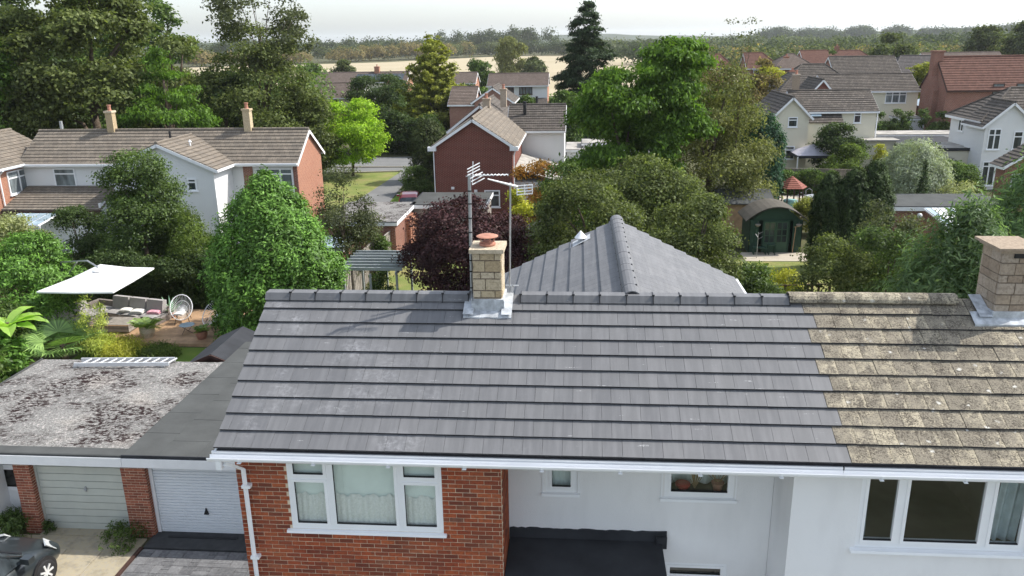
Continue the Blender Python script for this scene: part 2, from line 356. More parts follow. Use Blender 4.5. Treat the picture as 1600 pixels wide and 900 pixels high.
def house(name,label,x0,x1,y0,y1,ev,rg,axis='x',wall='brick_t',roof='tf_grey',oh=.35,go=.15,hip=(0,0),wins=(),chims=(),cat='house',z0=0,gmat=None,trim='whitewood',rcap=True,root=None,group=None,wname='wall'):
    cx,cy=(x0+x1)/2,(y0+y1)/2
    R=root or thing(name,label,cat,(cx,cy,z0),group=group)
    def T(a,c,z): return (a,c,z) if axis=='x' else (c,a,z)       # a along ridge, c across
    a0,a1,c0,c1=(x0,x1,y0,y1) if axis=='x' else (y0,y1,x0,x1); cm=(c0+c1)/2
    sl=(rg-ev)/((c1-c0)/2)
    wb=MB(); wt=ev-.02
    pts=lambda a:[T(a,c0,z0),T(a,c1,z0),T(a,c1,wt),T(a,cm,rg-.1),T(a,c0,wt)]
    full=[T(a0,c0,z0),T(a0,c1,z0),T(a0,c1,wt)]+([] if hip[0] else [T(a0,cm,rg-.1)])+[T(a0,c0,wt)]
    end=[T(a1,c0,z0),T(a1,c1,z0),T(a1,c1,wt)]+([] if hip[1] else [T(a1,cm,rg-.1)])+[T(a1,c0,wt)]
    wb.poly(full,1 if gmat else 0); wb.poly(end,1 if gmat else 0)
    wb.poly([T(a0,c0,z0),T(a1,c0,z0),T(a1,c0,wt),T(a0,c0,wt)]); wb.poly([T(a0,c1,z0),T(a1,c1,z0),T(a1,c1,wt),T(a0,c1,wt)])
    wb.obj(wname,[M[wall],M[gmat or wall]],R)
    rb=MB(); e=ev-sl*oh; g0=a0-(oh if hip[0] else go); g1=a1+(oh if hip[1] else go); h0=a0+hip[0] if hip[0] else g0; h1=a1-hip[1] if hip[1] else g1
    slope(rb,T(g0,c0-oh,e),T(g1,c0-oh,e),T(h1,cm,rg),T(h0,cm,rg)); slope(rb,T(g0,c1+oh,e),T(g1,c1+oh,e),T(h1,cm,rg),T(h0,cm,rg))
    if hip[0]: slope(rb,T(g0,c0-oh,e),T(g0,c1+oh,e),T(h0,cm,rg),T(h0,cm+.01,rg))
    if hip[1]: slope(rb,T(g1,c0-oh,e),T(g1,c1+oh,e),T(h1,cm,rg),T(h1,cm+.01,rg))
    rf=rb.obj('roof',M[roof],R)
    if rcap:
        k=MB(); k.tube([T(h0,cm,rg+.02),T(h1,cm,rg+.02)],.1,8)
        for on,hh,gg in ((hip[0],h0,g0),(hip[1],h1,g1)):
            if on: k.tube([T(hh,cm,rg+.02),T(gg,c0-oh,e+.04)],.09,6); k.tube([T(hh,cm,rg+.02),T(gg,c1+oh,e+.04)],.09,6)
        k.obj('ridge_tiles',M[roof],rf,kind='stuff')
    fb=MB()
    for c in (c0-oh-.02,c1+oh+.02): fb.obox(T(g0,c,e-.08),T(g1,c,e-.08),.03,.15)
    for on,gg,s in ((hip[0],g0,-1),(hip[1],g1,1)):
        if not on:
            for c in (c0-oh,c1+oh): fb.obox(T(gg+s*.02,c,e-.12),T(gg+s*.02,cm,rg-.12),.03,.17)
        else: fb.obox(T(gg+s*.02,c0-oh,e-.08),T(gg+s*.02,c1+oh,e-.08),.03,.2)
    fb.obj('fascia',M[trim],R)
    for wn in wins:
        face,uu,zz,ww,hh=wn[:5]; kw=dict(wn[5]) if len(wn)>5 else {}
        if face=='f': wframe(R,(uu-ww/2,y0,zz),(1,0,0),(0,-1,0),ww,hh,**kw)
        if face=='r': wframe(R,(x1,uu-ww/2,zz),(0,1,0),(1,0,0),ww,hh,**kw)
        if face=='l': wframe(R,(x0,uu+ww/2,zz),(0,-1,0),(-1,0,0),ww,hh,**kw)
    for cx_,cy_,w_,top,cm_ in chims:
        b=MB(); b.box(cx_-w_/2,cx_+w_/2,cy_-w_/2,cy_+w_/2,rg-.6,top-.12); b.box(cx_-w_/2-.05,cx_+w_/2+.05,cy_-w_/2-.05,cy_+w_/2+.05,top-.12,top)
        ch=b.obj('chimney',M[cm_],rf); b=MB(); b.lathe((cx_,cy_,top),((.13,0),(.11,.05),(.1,.28),(.13,.3),(.13,.36),(.08,.36)),10); b.obj('chimney_pot',M['terracotta'],R)
    return R
# ------------------------------------------------------------------ foliage
def leaves(name,P,Nn,L,Wd,mat,parent=None,rs=None,dirs=None,jit=.35,kind=None,label=None,cat=None,org=(0,0,0),crease=0):
    n=len(P); rs=rs or np.random.RandomState(1)
    N_=Nn/np.maximum(np.linalg.norm(Nn,axis=1,keepdims=True),1e-6)
    d=rs.normal(size=(n,3)) if dirs is None else dirs+rs.normal(size=(n,3))*jit
    d-=N_*(d*N_).sum(1,keepdims=True); d/=np.maximum(np.linalg.norm(d,axis=1,keepdims=True),1e-6)
    s=np.cross(N_,d); l=(L*rs.uniform(.65,1.3,n))[:,None]; w_=(Wd*rs.uniform(.65,1.3,n))[:,None]
    V=np.empty((n,4,3)); V[:,0]=P-d*l*.5; V[:,1]=P+s*w_*.5-d*l*.05+N_*l*crease; V[:,2]=P+d*l*.5-N_*l*.12; V[:,3]=P-s*w_*.5-d*l*.05+N_*l*crease
    me=bpy.data.meshes.new(name); me.vertices.add(n*4); me.vertices.foreach_set('co',(V-np.array(org)).ravel())
    me.loops.add(n*4); me.loops.foreach_set('vertex_index',np.arange(n*4,dtype=np.int32)); me.polygons.add(n)
    me.polygons.foreach_set('loop_start',np.arange(0,n*4,4,dtype=np.int32)); me.polygons.foreach_set('loop_total',np.full(n,4,dtype=np.int32))
    me.update(calc_edges=True); me.materials.append(mat)
    o=bpy.data.objects.new(name,me); C.objects.link(o)
    if parent: o.parent=parent
    else: o.location=org
    tag(o,label,cat,None,kind); return o
PROF={
 'round':lambda t: np.sqrt(np.clip(1-(2*t**.85-1)**2,0,1)),
 'dome':lambda t: np.sqrt(np.clip(1-np.clip(t-.25,0,1)**2/.5625,0,1))*np.where(t<.25,.8+.8*t,1),
 'cone':lambda t: np.clip(1.03-t,0,1)**.85*np.clip(t*8+.3,0,1),
 'egg':lambda t: np.clip(np.sin(PI*np.clip(t*.86+.14,0,1))**.6,0,1)*np.clip((1.03-t)*1.7,0,1)**.55,
 'column':lambda t: np.clip((1.02-t)*3.5,0,1)**.6*np.clip(.75+t,0,1),
 'laurel':lambda t: np.clip(1-t**2.3,0,1)**.72*np.clip(.80+.45*t,0,1),
 'spruce':lambda t: np.clip(1.02-t,0,1)**.62*np.clip(t*6+.4,0,1)*(.86+.14*np.sin(t*31)),
 'hedge':lambda t: np.where(t<.85,1.,np.sqrt(np.clip(1-((t-.85)/.16)**2,0,1))),
}
def cloud(rs,W,D,z0,z1,prof='round',nl=26,lr=.2,lz=.85,n=20000,cs=.25,core=.12,upb=.45,flat=1.0,out=.62,k=14):
    """points and normals of leaf clumps spread over lobes inside a crown envelope (local coordinates)"""
    t=rs.uniform(.02,.98,nl*6); R=PROF[prof](t); keep=rs.uniform(size=t.size)<(.25+.75*R); t=t[keep][:nl]; R=R[keep][:nl]; nl=len(t)
    a=rs.uniform(0,2*PI,nl); rr=rs.uniform(.35,1,nl)**.5*out; h=z1-z0
    Cx=np.cos(a)*R*rr*W/2; Cy=np.sin(a)*R*rr*D/2; Cz=z0+t*h
    Rl=lr*(W+D)/2*rs.uniform(.65,1.25,nl)*(.45+.55*R); Rz=Rl*lz
    Cz=np.clip(Cz,z0+Rz*.6,z1-Rz*.85)
    nc=max(1,n//k); li=rs.choice(nl,nc,p=Rl**2/(Rl**2).sum())
    d=rs.normal(size=(nc,3)); ow=np.stack([Cx[li]/(W/2),Cy[li]/(D/2),(Cz[li]-(z0+h*.4))/h*1.2+.25],1)
    d=d/np.linalg.norm(d,axis=1,keepdims=True)+ow*.85; d/=np.linalg.norm(d,axis=1,keepdims=True)
    q=rs.uniform(.70,1.06,nc); st_=rs.uniform(size=nc)<.09; q[st_]=rs.uniform(1.05,1.32,st_.sum()); inner=rs.uniform(size=nc)<core; q[inner]=rs.uniform(.1,.7,inner.sum())
    Pc=np.stack([Cx[li]+d[:,0]*Rl[li]*q,Cy[li]+d[:,1]*Rl[li]*q,Cz[li]+d[:,2]*Rz[li]*q],1)
    P=np.repeat(Pc,k,0)+rs.normal(size=(nc*k,3))*cs*np.array((1,1,.7*flat)); N_=np.repeat(d,k,0)
    N_=N_*.8+np.array((0,0,upb))+rs.normal(size=N_.shape)*.55
    fx=W/2/np.percentile(np.abs(P[:,0]),98.5); fy=D/2/np.percentile(np.abs(P[:,1]),98.5); P[:,0]*=fx; P[:,1]*=fy; zt=np.percentile(P[:,2],99.7); P[:,2]=z0+(P[:,2]-z0)*(z1-z0)/max(.1,zt-z0)
    P[:,2]=np.maximum(P[:,2],.03); return P,N_,np.stack([Cx*fx,Cy*fy,Cz],1)
def shell(rs,W,D,z0,z1,prof='egg',n=20000,cs=.15,k=12,lump=.10,lob=9,lv=7,core=.12,upb=.5,q0=.84,**kw):
    nc=n//k; t=rs.uniform(0,1,nc*5); R=PROF[prof](t); t=t[rs.uniform(size=t.size)<.08+.92*R][:nc]; R=PROF[prof](t); nc=len(t)
    a=rs.uniform(0,2*PI,nc); p=rs.uniform(0,6,6)
    L=1+lump*(np.sin(a*lob*.33+p[0]+t*9)*.6+np.sin(a*lob*.8+p[1]-t*lv*2)*.5+np.sin(t*lv*4+a*3+p[2])*.5+.5*rs.normal(size=nc)*.5)
    q=rs.uniform(q0,1.02,nc); inn=rs.uniform(size=nc)<core; q[inn]=rs.uniform(.2,q0,inn.sum()); r=R*q*L
    P=np.stack([np.cos(a)*r*W/2,np.sin(a)*r*D/2,z0+t*(z1-z0)+rs.normal(size=nc)*cs],1); d=np.stack([np.cos(a),np.sin(a),.15+.9*(t-.35)],1); d+=rs.normal(size=d.shape)*.25
    P=np.repeat(P,k,0)+rs.normal(size=(nc*k,3))*cs; P[:,2]=np.maximum(P[:,2],.03)
    return P,np.repeat(d,k,0)+np.array((0,0,upb))+rs.normal(size=P.shape)*.5,np.stack([np.cos(p)*W*.2,np.sin(p)*D*.2,z0+np.linspace(.2,.7,6)*(z1-z0)],1)
def fir(rs,W,D,z0,z1,prof='cone',n=20000,cs=.2,k=10,nb=240,droop=.25,core=0,upb=.5,up=0,**kw):
    t=rs.uniform(0,1,nb*4)**1.25; R=PROF[prof](t); t=t[rs.uniform(size=t.size)<.25+.75*R][:nb]; R=PROF[prof](t); nb=len(t)
    a=rs.uniform(0,2*PI,nb); lf=rs.uniform(.72,1.1,nb); nc=n//k; w_=(R*lf+.12); b=rs.choice(nb,nc,p=w_/w_.sum()); s=rs.uniform(.06,1,nc)**.55
    r=s*(R*lf)[b]*W/2+.05; sp=.10*W*s*(1.1-s)*rs.normal(size=nc); aa=a[b]
    P=np.stack([np.cos(aa)*r-np.sin(aa)*sp,np.sin(aa)*r+np.cos(aa)*sp,z0+t[b]*(z1-z0)-droop*r+up*r*s],1)
    d=np.stack([np.cos(aa)*.6,np.sin(aa)*.6,np.full(nc,.5)],1)
    P=np.repeat(P,k,0)+rs.normal(size=(nc*k,3))*cs*np.array((1,1,.55)); P[:,2]=np.maximum(P[:,2],.03)
    return P,np.repeat(d,k,0)+np.array((0,0,upb))+rs.normal(size=P.shape)*.5,np.stack([np.cos(a[:8])*R[:8]*W*.3,np.sin(a[:8])*R[:8]*D*.3,z0+t[:8]*(z1-z0)],1)
def tree(name,label,x,y,w,h,mat,n,leaf,z0=None,prof='round',d=None,trunk=.18,tmat='bark',seed=0,cat='tree',limbs=7,group=None,hang=0,**kw):
    rs=np.random.RandomState(seed or (abs(int(x*13+y*7))+11)); d=d or w
    z0=h*.12 if z0 is None else z0
    R=thing(name,label,cat,(x,y,0),group=group,local=True)
    mode=kw.pop('mode','cloud'); kw['cs']=kw.get('cs',.2)*(.72 if mode=='cloud' else 1); P,Nn,Cc={'cloud':cloud,'shell':shell,'fir':fir}[mode](rs,w,d,z0,h,prof,n=n,**kw)
    dirs=None
    if hang: dirs=np.tile(np.array((0,0,-hang)),(len(P),1))+np.stack([P[:,0],P[:,1],P[:,0]*0],1)/w
    leaves('crown',P,Nn,leaf[0],leaf[1],M[mat],R,rs,dirs,.5)
    if trunk:
        b=MB(); top=h*.82 if prof in('cone','column','egg') else max(z0+(h-z0)*.45,.5)
        j=rs.uniform(-.04,.04,4)*w
        b.tube([(0,0,-.05),(j[0],j[1],top*.5),(j[2],j[3],top)],[trunk,trunk*.75,trunk*.3],8)
        for c in Cc[:limbs]: 
            s=Vector((j[0]*.8,j[1]*.8,max(.3,min(top*.8,c[2]*.55)))); e=Vector(c)*1.0; m_=s.lerp(e,.5)+Vector((0,0,.06*h))
            b.tube([s,m_,e],[trunk*.45,trunk*.28,trunk*.08],6)
        b.obj('trunk',M[tmat],R,smooth=True)
    return R
def woods(name,label,A,B,depth,h0,h1,mat,n,leaf,seed=1,spacing=7,cs=.5,kind='stuff',cat='woodland'):
    """far-off wood or hedgerow reading as one mass"""
    rs=np.random.RandomState(seed); A,B=np.array(A,float),np.array(B,float); L=np.linalg.norm(B-A); nb=max(3,int(L/spacing*max(1,depth/spacing*.6)))
    u=rs.uniform(0,1,nb); off=rs.uniform(-.5,.5,nb)*depth; dr=(B-A)/L; pr_=np.array((-dr[1],dr[0]))
    c=A+(B-A)*u[:,None]+pr_*off[:,None]; hh=rs.uniform(h0,h1,nb)*(1+.12*np.sin(u*L/37.+seed)); rr=spacing*rs.uniform(.5,.95,nb)
    k=8; nc=n//k; li=rs.choice(nb,nc); dd=rs.normal(size=(nc,3)); dd[:,2]=np.abs(dd[:,2])*1.1-.25; dd[:,1]-=.5; dd/=np.linalg.norm(dd,axis=1,keepdims=True)
    lob=1+.18*np.sin(dd[:,0]*9+li)*np.cos(dd[:,2]*8+li*2.)
    Pc=np.stack([c[li,0]+dd[:,0]*rr[li]*lob,c[li,1]+dd[:,1]*rr[li]*lob,hh[li]*.5+dd[:,2]*hh[li]*.5*lob],1)
    P=np.repeat(Pc,k,0)+rs.normal(size=(nc*k,3))*cs; P[:,2]=np.maximum(P[:,2],.1); Nn=np.repeat(dd,k,0)+rs.normal(size=P.shape)*.5+np.array((0,0,.3))
    return leaves(name,P,Nn,leaf,leaf*.75,M[mat],None,rs,None,kind=kind,label=label,cat=cat)
# ------------------------------------------------------------------ the semi-detached pair in front
random.seed(4)
EY,EZ,RY,RZ=10.67,5.95,13.42,7.52
SL=math.hypot(RY-EY,RZ-EZ); SV=Vector((0,(RY-EY)/SL,(RZ-EZ)/SL)); SA=math.atan2(RZ-EZ,RY-EY); GA=SL/10
def tile_mb(w_,mb=None,o=(0,0,0),u=(1,0,0),v=(0,1,0),n=(0,0,1),v0=0.,v1=.40):
    mb=mb or MB(); o,u,v,n=map(Vector,(o,u,v,n)); zf=lambda q:(.046-.108*q)
    vs=[]
    for (a,q) in ((0,v0),(w_,v0),(w_,v1),(0,v1)):
        vs.append(o+u*a+v*q+n*zf(q))
    for (a,q) in ((0,v0),(w_,v0),(w_,v1),(0,v1)): vs.append(o+u*a+v*q+n*(zf(q)+.035))
    return mb.add(vs,[(4,5,6,7)],0).add(vs,[(0,3,2,1),(0,1,5,4)],1).add(vs,[(1,2,6,5),(2,3,7,6),(3,0,4,7)],0)  # front edge takes the near-black underside colour, painting its shade
def tile_course(root,me_full,me_half,tmat,k,xa,xb,count,limit,mbs,full=.2955):
    """lays one course from xa to xb on the front slope; returns number laid as parts"""
    y,z=EY+SV.y*GA*k,EZ+SV.z*GA*k; x=xa; i=0
    if k%2: first=full/2
    else: first=full
    while x<xb-.02:
        wd=first if i==0 else full
        wd=min(wd,xb-x)
        if count<limit:
            me=me_full if abs(wd-full)<.01 else (me_half if abs(wd-full/2)<.012 else None)
            j=(random.uniform(-.004,.004),random.uniform(-.003,.003),random.uniform(-.003,.003))
            if me is None: me=bare(tile_mb(wd-.004),'roof_tile',tmat)
            inst(me,'roof_tile',root,(x,y+random.uniform(-.002,.002),z),(SA+j[0],j[1],j[2])); count+=1
        else: tile_mb(wd-.004,mbs,(x,y,z),(1,0,0),SV,(0,-SV.z,SV.y))
        x+=wd; i+=1
    return count
semi=thing('semi_detached_house','two-storey brick and white house with the new grey tiled roof and rear wing','house',(-.9,13.4,0))
nb=thing('semi_detached_house','white rendered house at right under the old lichen-covered buff tiles','house',(7.5,13.4,0))
TM=[M['tile'],M['tile_under_shade']]; TO=[M['tileold'],M['tile_under_shade']]
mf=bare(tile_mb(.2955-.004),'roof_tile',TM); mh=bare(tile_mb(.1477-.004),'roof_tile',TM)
of=bare(tile_mb(.2955-.006),'roof_tile',TO); oh_=bare(tile_mb(.1477-.006),'roof_tile',TO)
cnt=0; rest=MB(); X0=-5.52
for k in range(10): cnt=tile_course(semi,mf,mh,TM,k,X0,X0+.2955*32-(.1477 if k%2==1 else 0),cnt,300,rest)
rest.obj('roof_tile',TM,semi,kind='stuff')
cnt=0; rest=MB()
for k in range(10):
    xa=X0+.2955*32-(.1477 if k%2==1 else 0)+.004
    y,z=EY+SV.y*GA*k,EZ+SV.z*GA*k; x=xa
    while x<12.0:
        if x<8.9: 
            s=random.uniform(-.012,.012); inst(of,'roof_tile',nb,(x,y+random.uniform(-.006,.004),z+random.uniform(0,.006)),(SA+s,random.uniform(-.012,.012),random.uniform(-.008,.008)))
        else: tile_mb(.2895,rest,(x,y,z),(1,0,0),SV,(0,-SV.z,SV.y))
        x+=.2955
rest.obj('roof_tile',TO,nb,kind='stuff')
XB=3.9
# roof bodies (battens and felt, rear slopes)
for R_,a,b,mt in ((semi,-5.5,XB-.1,'tile'),(nb,XB-.09,12.,'tileold')):
    mb=MB(); mb.prism([(a,EY+.03,EZ-.02),(a,EY+.03,EZ-.14),(a,2*RY-EY,EZ-.14),(a,2*RY-EY,EZ-.02),(a,RY,RZ-.03)],(b-a,0,0)); mb.obj('roof_deck',M['tile_under_shade'],R_)
    mb=MB(); slope(mb,(b,2*RY-EY,EZ+.04),(a,2*RY-EY,EZ+.04),(a,RY,RZ+.04),(b,RY,RZ+.04),GA,.03); mb.obj('rear_roof_slope',M[mt],R_)
mb=MB(); mb.obox((-5.52,EY+.02,EZ-.11),(-5.52,RY,RZ-.11),.03,.17); mb.obox((-5.52,2*RY-EY,EZ-.11),(-5.52,RY,RZ-.11),.03,.17); mb.obj('bargeboard',M['whitewood'],semi)
# ridge tiles, angular, with a dark union at every joint
def ridge_mb(L,ang=True):
    mb=MB(); p=[(-.17,-.070),(-.10,.045),(.10,.045),(.17,-.070)] if ang else [(.16*math.cos(q),.13*math.sin(q)-.03) for q in np.linspace(PI,0,9)]
    q=[(a*.88,b-.02) for a,b in p]
    prof=[(0,a,b) for a,b in p]+[(0,a,b) for a,b in q[::-1]]
    return mb.prism(prof,(L,0,0))
rme=bare(ridge_mb(.449),'ridge_tile',M['tile']); un=MB(); un.prism([(0,a,b) for a,b in ((-.185,-.085),(-.108,.056),(.108,.056),(.185,-.085))],(.014,0,0)); un.box(-.016,.03,-.12,-.09,.046,.068); ume=bare(un,'ridge_union',M['black'])
x=-5.54; i=0
while x<3.4:
    if not(-1.95<x+.22<-1.05): inst(rme,'ridge_tile',semi,(x,RY,RZ+.075),(random.uniform(-.01,.01),0,random.uniform(-.006,.006)))
    inst(ume,'ridge_union',semi,(x+.4475,RY,RZ+.075)); x+=.456; i+=1
orme=bare(ridge_mb(.452,False),'ridge_tile',M['tileold'])
while x<12.:
    if not(6.5<x+.22<7.3): inst(orme,'ridge_tile',nb,(x,RY,RZ+.08),(0,random.uniform(-.008,.008),random.uniform(-.01,.01)))
    x+=.457
# rear wing: ridge running away from the main ridge
WX,WY1,WH=.95,19.75,2.93
WE=6.03; wl=math.hypot(WH,RZ-WE); wv=(WH/wl,(RZ-WE)/wl); wg=wl/9.5
wt=MB(); 
for side in (-1,1):
    for k in range(10):
        v=Vector((-side*wv[0],0,wv[1])); n=Vector((side*wv[1],0,wv[0])); o=Vector((WX+side*WH,0,WE))+v*wg*k
        y=13.6+(.148 if k%2 else 0); u=Vector((0,1,0))
        # start where the course clears the main roof's rear slope
        ymin=RY+(RZ-o.z)/(RZ-EZ)*(RY-EY)-.25
        while y<WY1-.01:
            wd=min(.2955,WY1-y)
            if y+wd>ymin: tile_mb(wd-.005,wt,(o.x,y,o.z),u,v,n,0,min(.40,wl-wg*k+.02))
            y+=.2955
wt.obj('wing_roof_tile',TM,semi,kind='stuff')
mb=MB(); mb.prism([(WX-WH+.03,14.,WE-.01),(WX+WH-.03,14.,WE-.01),(WX,14.,RZ-.02)],(0,WY1-14.03,0)); mb.obj('wing_roof_deck',M['tile_under_shade'],semi)
wr=bare(ridge_mb(.44,False),'wing_ridge_tile',M['tile'])
y=WY1-.45
while y>13.1: inst(wr,'wing_ridge_tile',semi,(WX,y,RZ+.075),(0,random.uniform(-.01,.01),PI/2)); inst(ume,'ridge_union',semi,(WX,y+.445,RZ+.085),(0,0,PI/2),(1,.93,1.12)); y-=.452
mb=MB(); mb.box(WX-WH+.3,WX+WH-.3,15.9,WY1-.12,0,WE-.02); mb.prism([(WX-WH+.3,WY1-.35,WE-.02),(WX+WH-.3,WY1-.35,WE-.02),(WX,WY1-.35,RZ-.15)],(0,.23,0)); mb.obj('wing_wall',M['brick_t'],semi)
mb=MB(); mb.obox((WX+WH+.06,16.3,WE-.02),(WX+WH+.06,WY1,WE-.02),.11,.09); mb.obox((WX-WH-.06,16.3,WE-.02),(WX-WH-.06,WY1,WE-.02),.11,.09); mb.obj('wing_gutter',M['upvc'],semi)
# conical roof vent on the wing
mb=MB(); mb.tube([(.07,19.2,6.95),(.07,19.2,7.25)],.07,12); v_=mb.obj('vent_pipe',M['lead'],semi,smooth=False); mb=MB(); mb.lathe((.07,19.2,7.23),((.145,0),(.15,.012),(.02,.17),(.005,.18)),16); mb.obj('vent_cowl',M['whitewood'],v_)
mb=MB(); mb.add([(-.18,18.95,7.03),(.30,18.95,7.28),(.30,19.45,7.28),(-.18,19.45,7.03)],[(0,1,2,3)]); mb.obj('vent_flashing',M['lead'],semi)
# gutter, fascia, soffit, downpipe
def gutter(R_,a,b,endcap=False):
    mb=MB(); prof=[(a,EY-.02-.06+.065*math.cos(q),EZ-.075+.075*math.sin(q)) for q in np.linspace(PI,2*PI,9)]; inn=[(a,y_+(.006 if y_<EY-.08 else -.006),z_+.008) for _,y_,z_ in prof[::-1]]
    mb.prism(prof+inn,(b-a,0,0)); g=mb.obj('gutter',M['upvc'],R_)
    mb=MB(); mb.box(a+.02,b,EY+.002,EY+.03,EZ-.165,EZ-.03); mb.obj('fascia',M['whitewood'],R_)
    for q in np.arange(a+.5,b,1.15):
        mb=MB(); mb.box(q-.03,q+.03,EY-.152,EY-.01,EZ-.152,EZ-.146); mb.box(q-.012,q+.012,EY-.151,EY-.146,EZ-.12,EZ-.07); mb.obj('gutter_bracket',M['upvc'],g)
gutter(semi,-5.6,XB-.06); gutter(nb,XB-.055,12.)
mb=MB(); mb.box(-5.48,XB-.06,EY+.03,12.0,EZ-.185,EZ-.166); mb.obj('soffit',M['whitewood'],semi)
mb=MB(); mb.box(XB-.055,12,EY+.03,12.0,EZ-.185,EZ-.166); mb.obj('soffit',M['whitewood'],nb)
mb=MB(); mb.box(-5.47,-5.39,EY-.13,EY-.04,EZ-.28,EZ-.13); mb.tube([(-5.36,EY-.08,EZ-.2),(-5.30,EY,EZ-.26),(-5.19,10.84,EZ-.42),(-5.19,10.84,0.1)],.037,4); 
for z in (5.2,3.9,2.2): mb.box(-5.24,-5.10,10.80,10.905,z,z+.05)
mb.obj('downpipe',M['upvc'],semi)
# ---- walls
WIN=(-4.52,-2.07,4.45,5.74)
mb=MB(); holes(mb,'y',-5.34,-1.14,0,5.775,10.907,11.15,[WIN]); mb.box(-5.34,-5.12,11.15,15.9,0,5.66); mb.box(-5.12,3.8,15.68,15.9,0,5.66); mb.box(-1.36,-1.145,11.15,12.0,0,5.66)
mb.prism([(-5.34,11.15,5.66),(-5.34,15.69,5.66),(-5.34,RY,RZ-.3)],(.2,0,0)); mb.obj('wall',M['mortar'],semi)
bm_=MB(); bm_.box(0,.215,0,.04,0,.0625); bme=bare(bm_,'brick',M['brick']); bh=MB(); bh.box(0,.1025,0,.04,0,.0625); bhm=bare(bh,'brick',M['brick'])
bricks=[]
for r in range(75):
    z=r*.075+.01
    if z>5.6: break
    x=-5.34+(-.1125 if r%2 else 0)
    while x<-1.14:
        a,b=max(x,-5.34),min(x+.215,-1.145)
        segs=[(a,b)]
        if WIN[2]-.06<z+.03 and z<WIN[3]:
            segs=[]
            if a<WIN[0]: segs.append((a,min(b,WIN[0]-.003)))
            if b>WIN[1]: segs.append((max(a,WIN[1]+.003),b))
        for a2,b2 in segs:
            if b2-a2>.03: bricks.append((z,a2,b2))
        x+=.225
bricks.sort(key=lambda q:-q[0]); rest=MB(); n_=0
for z,a,b in bricks:
    j=random.uniform(-.004,.003)
    if z>3.55 and n_<240:
        me=bme if b-a>.21 else bare(MB().box(0,b-a,0,.04,0,.0625),'brick',M['brick']); inst(me,'brick',semi,(a,10.90+j,z)); n_+=1
    else: rest.box(a,b,10.90+j,10.94,z,z+.0625)
for r in range(75):          # return of the brick bay, facing right
    z=r*.075+.01
    if z>5.6: break
    y=10.945+(.11 if r%2 else 0)
    while y<11.95:
        b=min(y+.215,11.945)
        if z>3.5 and n_<300 and b-y>.2: inst(bme,'brick',semi,(-1.13,y,z),(0,0,PI/2)); n_+=1
        else: rest.box(-1.145,-1.13,y,b,z,z+.0625)
        y+=.225
rest.obj('brick',M['brick'],semi,kind='stuff')
def barframe(R_,u0,u1,z0,z1,yf,cols,name='window',t=.055,dep=.07):
    """cols: list of (x0,x1,[z splits]) casements; returns frame object"""
    mb=MB()
    mb.box(u0,u0+t,yf,yf+dep,z0,z1); mb.box(u1-t,u1,yf,yf+dep,z0,z1); mb.box(u0+t,u1-t,yf,yf+dep,z0,z0+t); mb.box(u0+t,u1-t,yf,yf+dep,z1-t,z1)
    for c in cols[1:]: mb.box(c[0]-t*.55,c[0]+t*.55,yf+.002,yf+dep,z0+t,z1-t)
    f=mb.obj(name,M['upvc'],R_)
    for ci,(a,b,sp) in enumerate(cols):
        a2=u0+t if ci==0 else a+t*.55; b2=u1-t if ci==len(cols)-1 else b-t*.55
        zs=[z0+t]+sp+[z1-t]
        for i in range(len(zs)-1):
            za=zs[i]+(0 if i==0 else .02); zb=zs[i+1]-(0 if i==len(zs)-2 else .02)
            c=MB(); s=.05 if sp or cols[0][2] is not sp else .04
            s=.048
            c.box(a2,a2+s,yf-.012,yf+.05,za,zb); c.box(b2-s,b2,yf-.012,yf+.05,za,zb); c.box(a2+s,b2-s,yf-.012,yf+.05,za,za+s); c.box(a2+s,b2-s,yf-.012,yf+.05,zb-s,zb)
            c.obj('casement',M['upvc'],f)
            g=MB(); g.poly([(a2+s-.01,yf+.03,za+s-.01),(b2-s+.01,yf+.03,za+s-.01),(b2-s+.01,yf+.03,zb-s+.01),(a2+s-.01,yf+.03,zb-s+.01)]); g.obj('pane',M['glass'],f)
            q=MB(); e=.007
            q.box(a2+s,a2+s+e,yf-.006,yf+.027,za+s+e,zb-s); q.box(a2+s,b2-s,yf-.006,yf+.027,za+s,za+s+e*2); q.obj('gasket',M['black'],f)
        for zz in sp: 
            q=MB(); q.box(a2,b2,yf,yf+dep,zz-.02,zz+.02); q.obj('transom',M['upvc'],f)
    return f
def sill(R_,a,b,y0,y1,z): mb=MB(); mb.prism([(a,y0,z-.055),(a,y1,z-.055),(a,y1,z),(a,y0+.01,z-.015)],(b-a,0,0)); mb.obj('sill',M['upvc'],R_)
def room(R_,a,b,y0,y1,z0,z1,mt='interior'):
    mb=MB(); mb.add([(a,y0,z0),(b,y0,z0),(b,y1,z0),(a,y1,z0),(a,y0,z1),(b,y0,z1),(b,y1,z1),(a,y1,z1)],[(0,1,2,3),(4,5,6,7),(1,2,6,5),(2,3,7,6),(3,0,4,7)]); return mb.obj('room',M[mt],R_)
def curtain(R_,a,b,y,z0,z1,mt,amp=.02,fr=60,name='curtain',n=60,wav=0,dz=0):
    mb=MB(); k=0
    for i in range(n):
        x=a+(b-a)*i/(n-1); dy=amp*math.sin(x*fr)+amp*.5*math.sin(x*fr*.37+1); mb.v+= [(x+0,y+dy,z0),(x+dz,y+dy,z1+wav*math.sin(x*23)+wav*.6*math.sin(x*51))]
    for i in range(n-1): mb.f.append((2*i,2*i+2,2*i+3,2*i+1)); mb.m.append(0)
    return mb.obj(name,M[mt],R_,smooth=True)
M['lace']=plain('lace_net',(.93,.93,.89),.9,.10,30,.01,.1); M['blind']=plain('pale_green_blind',(.80,.86,.83),.9,.06,3,0,.1); M['bluecurtain']=plain('blue_grey_curtain',(.50,.58,.62),.9,.15,5)
barframe(semi,-4.52,-2.07,4.45,5.74,10.905,[(-4.52,-3.86,[5.36]),(-3.86,-2.74,[]),(-2.74,-2.07,[5.36])])
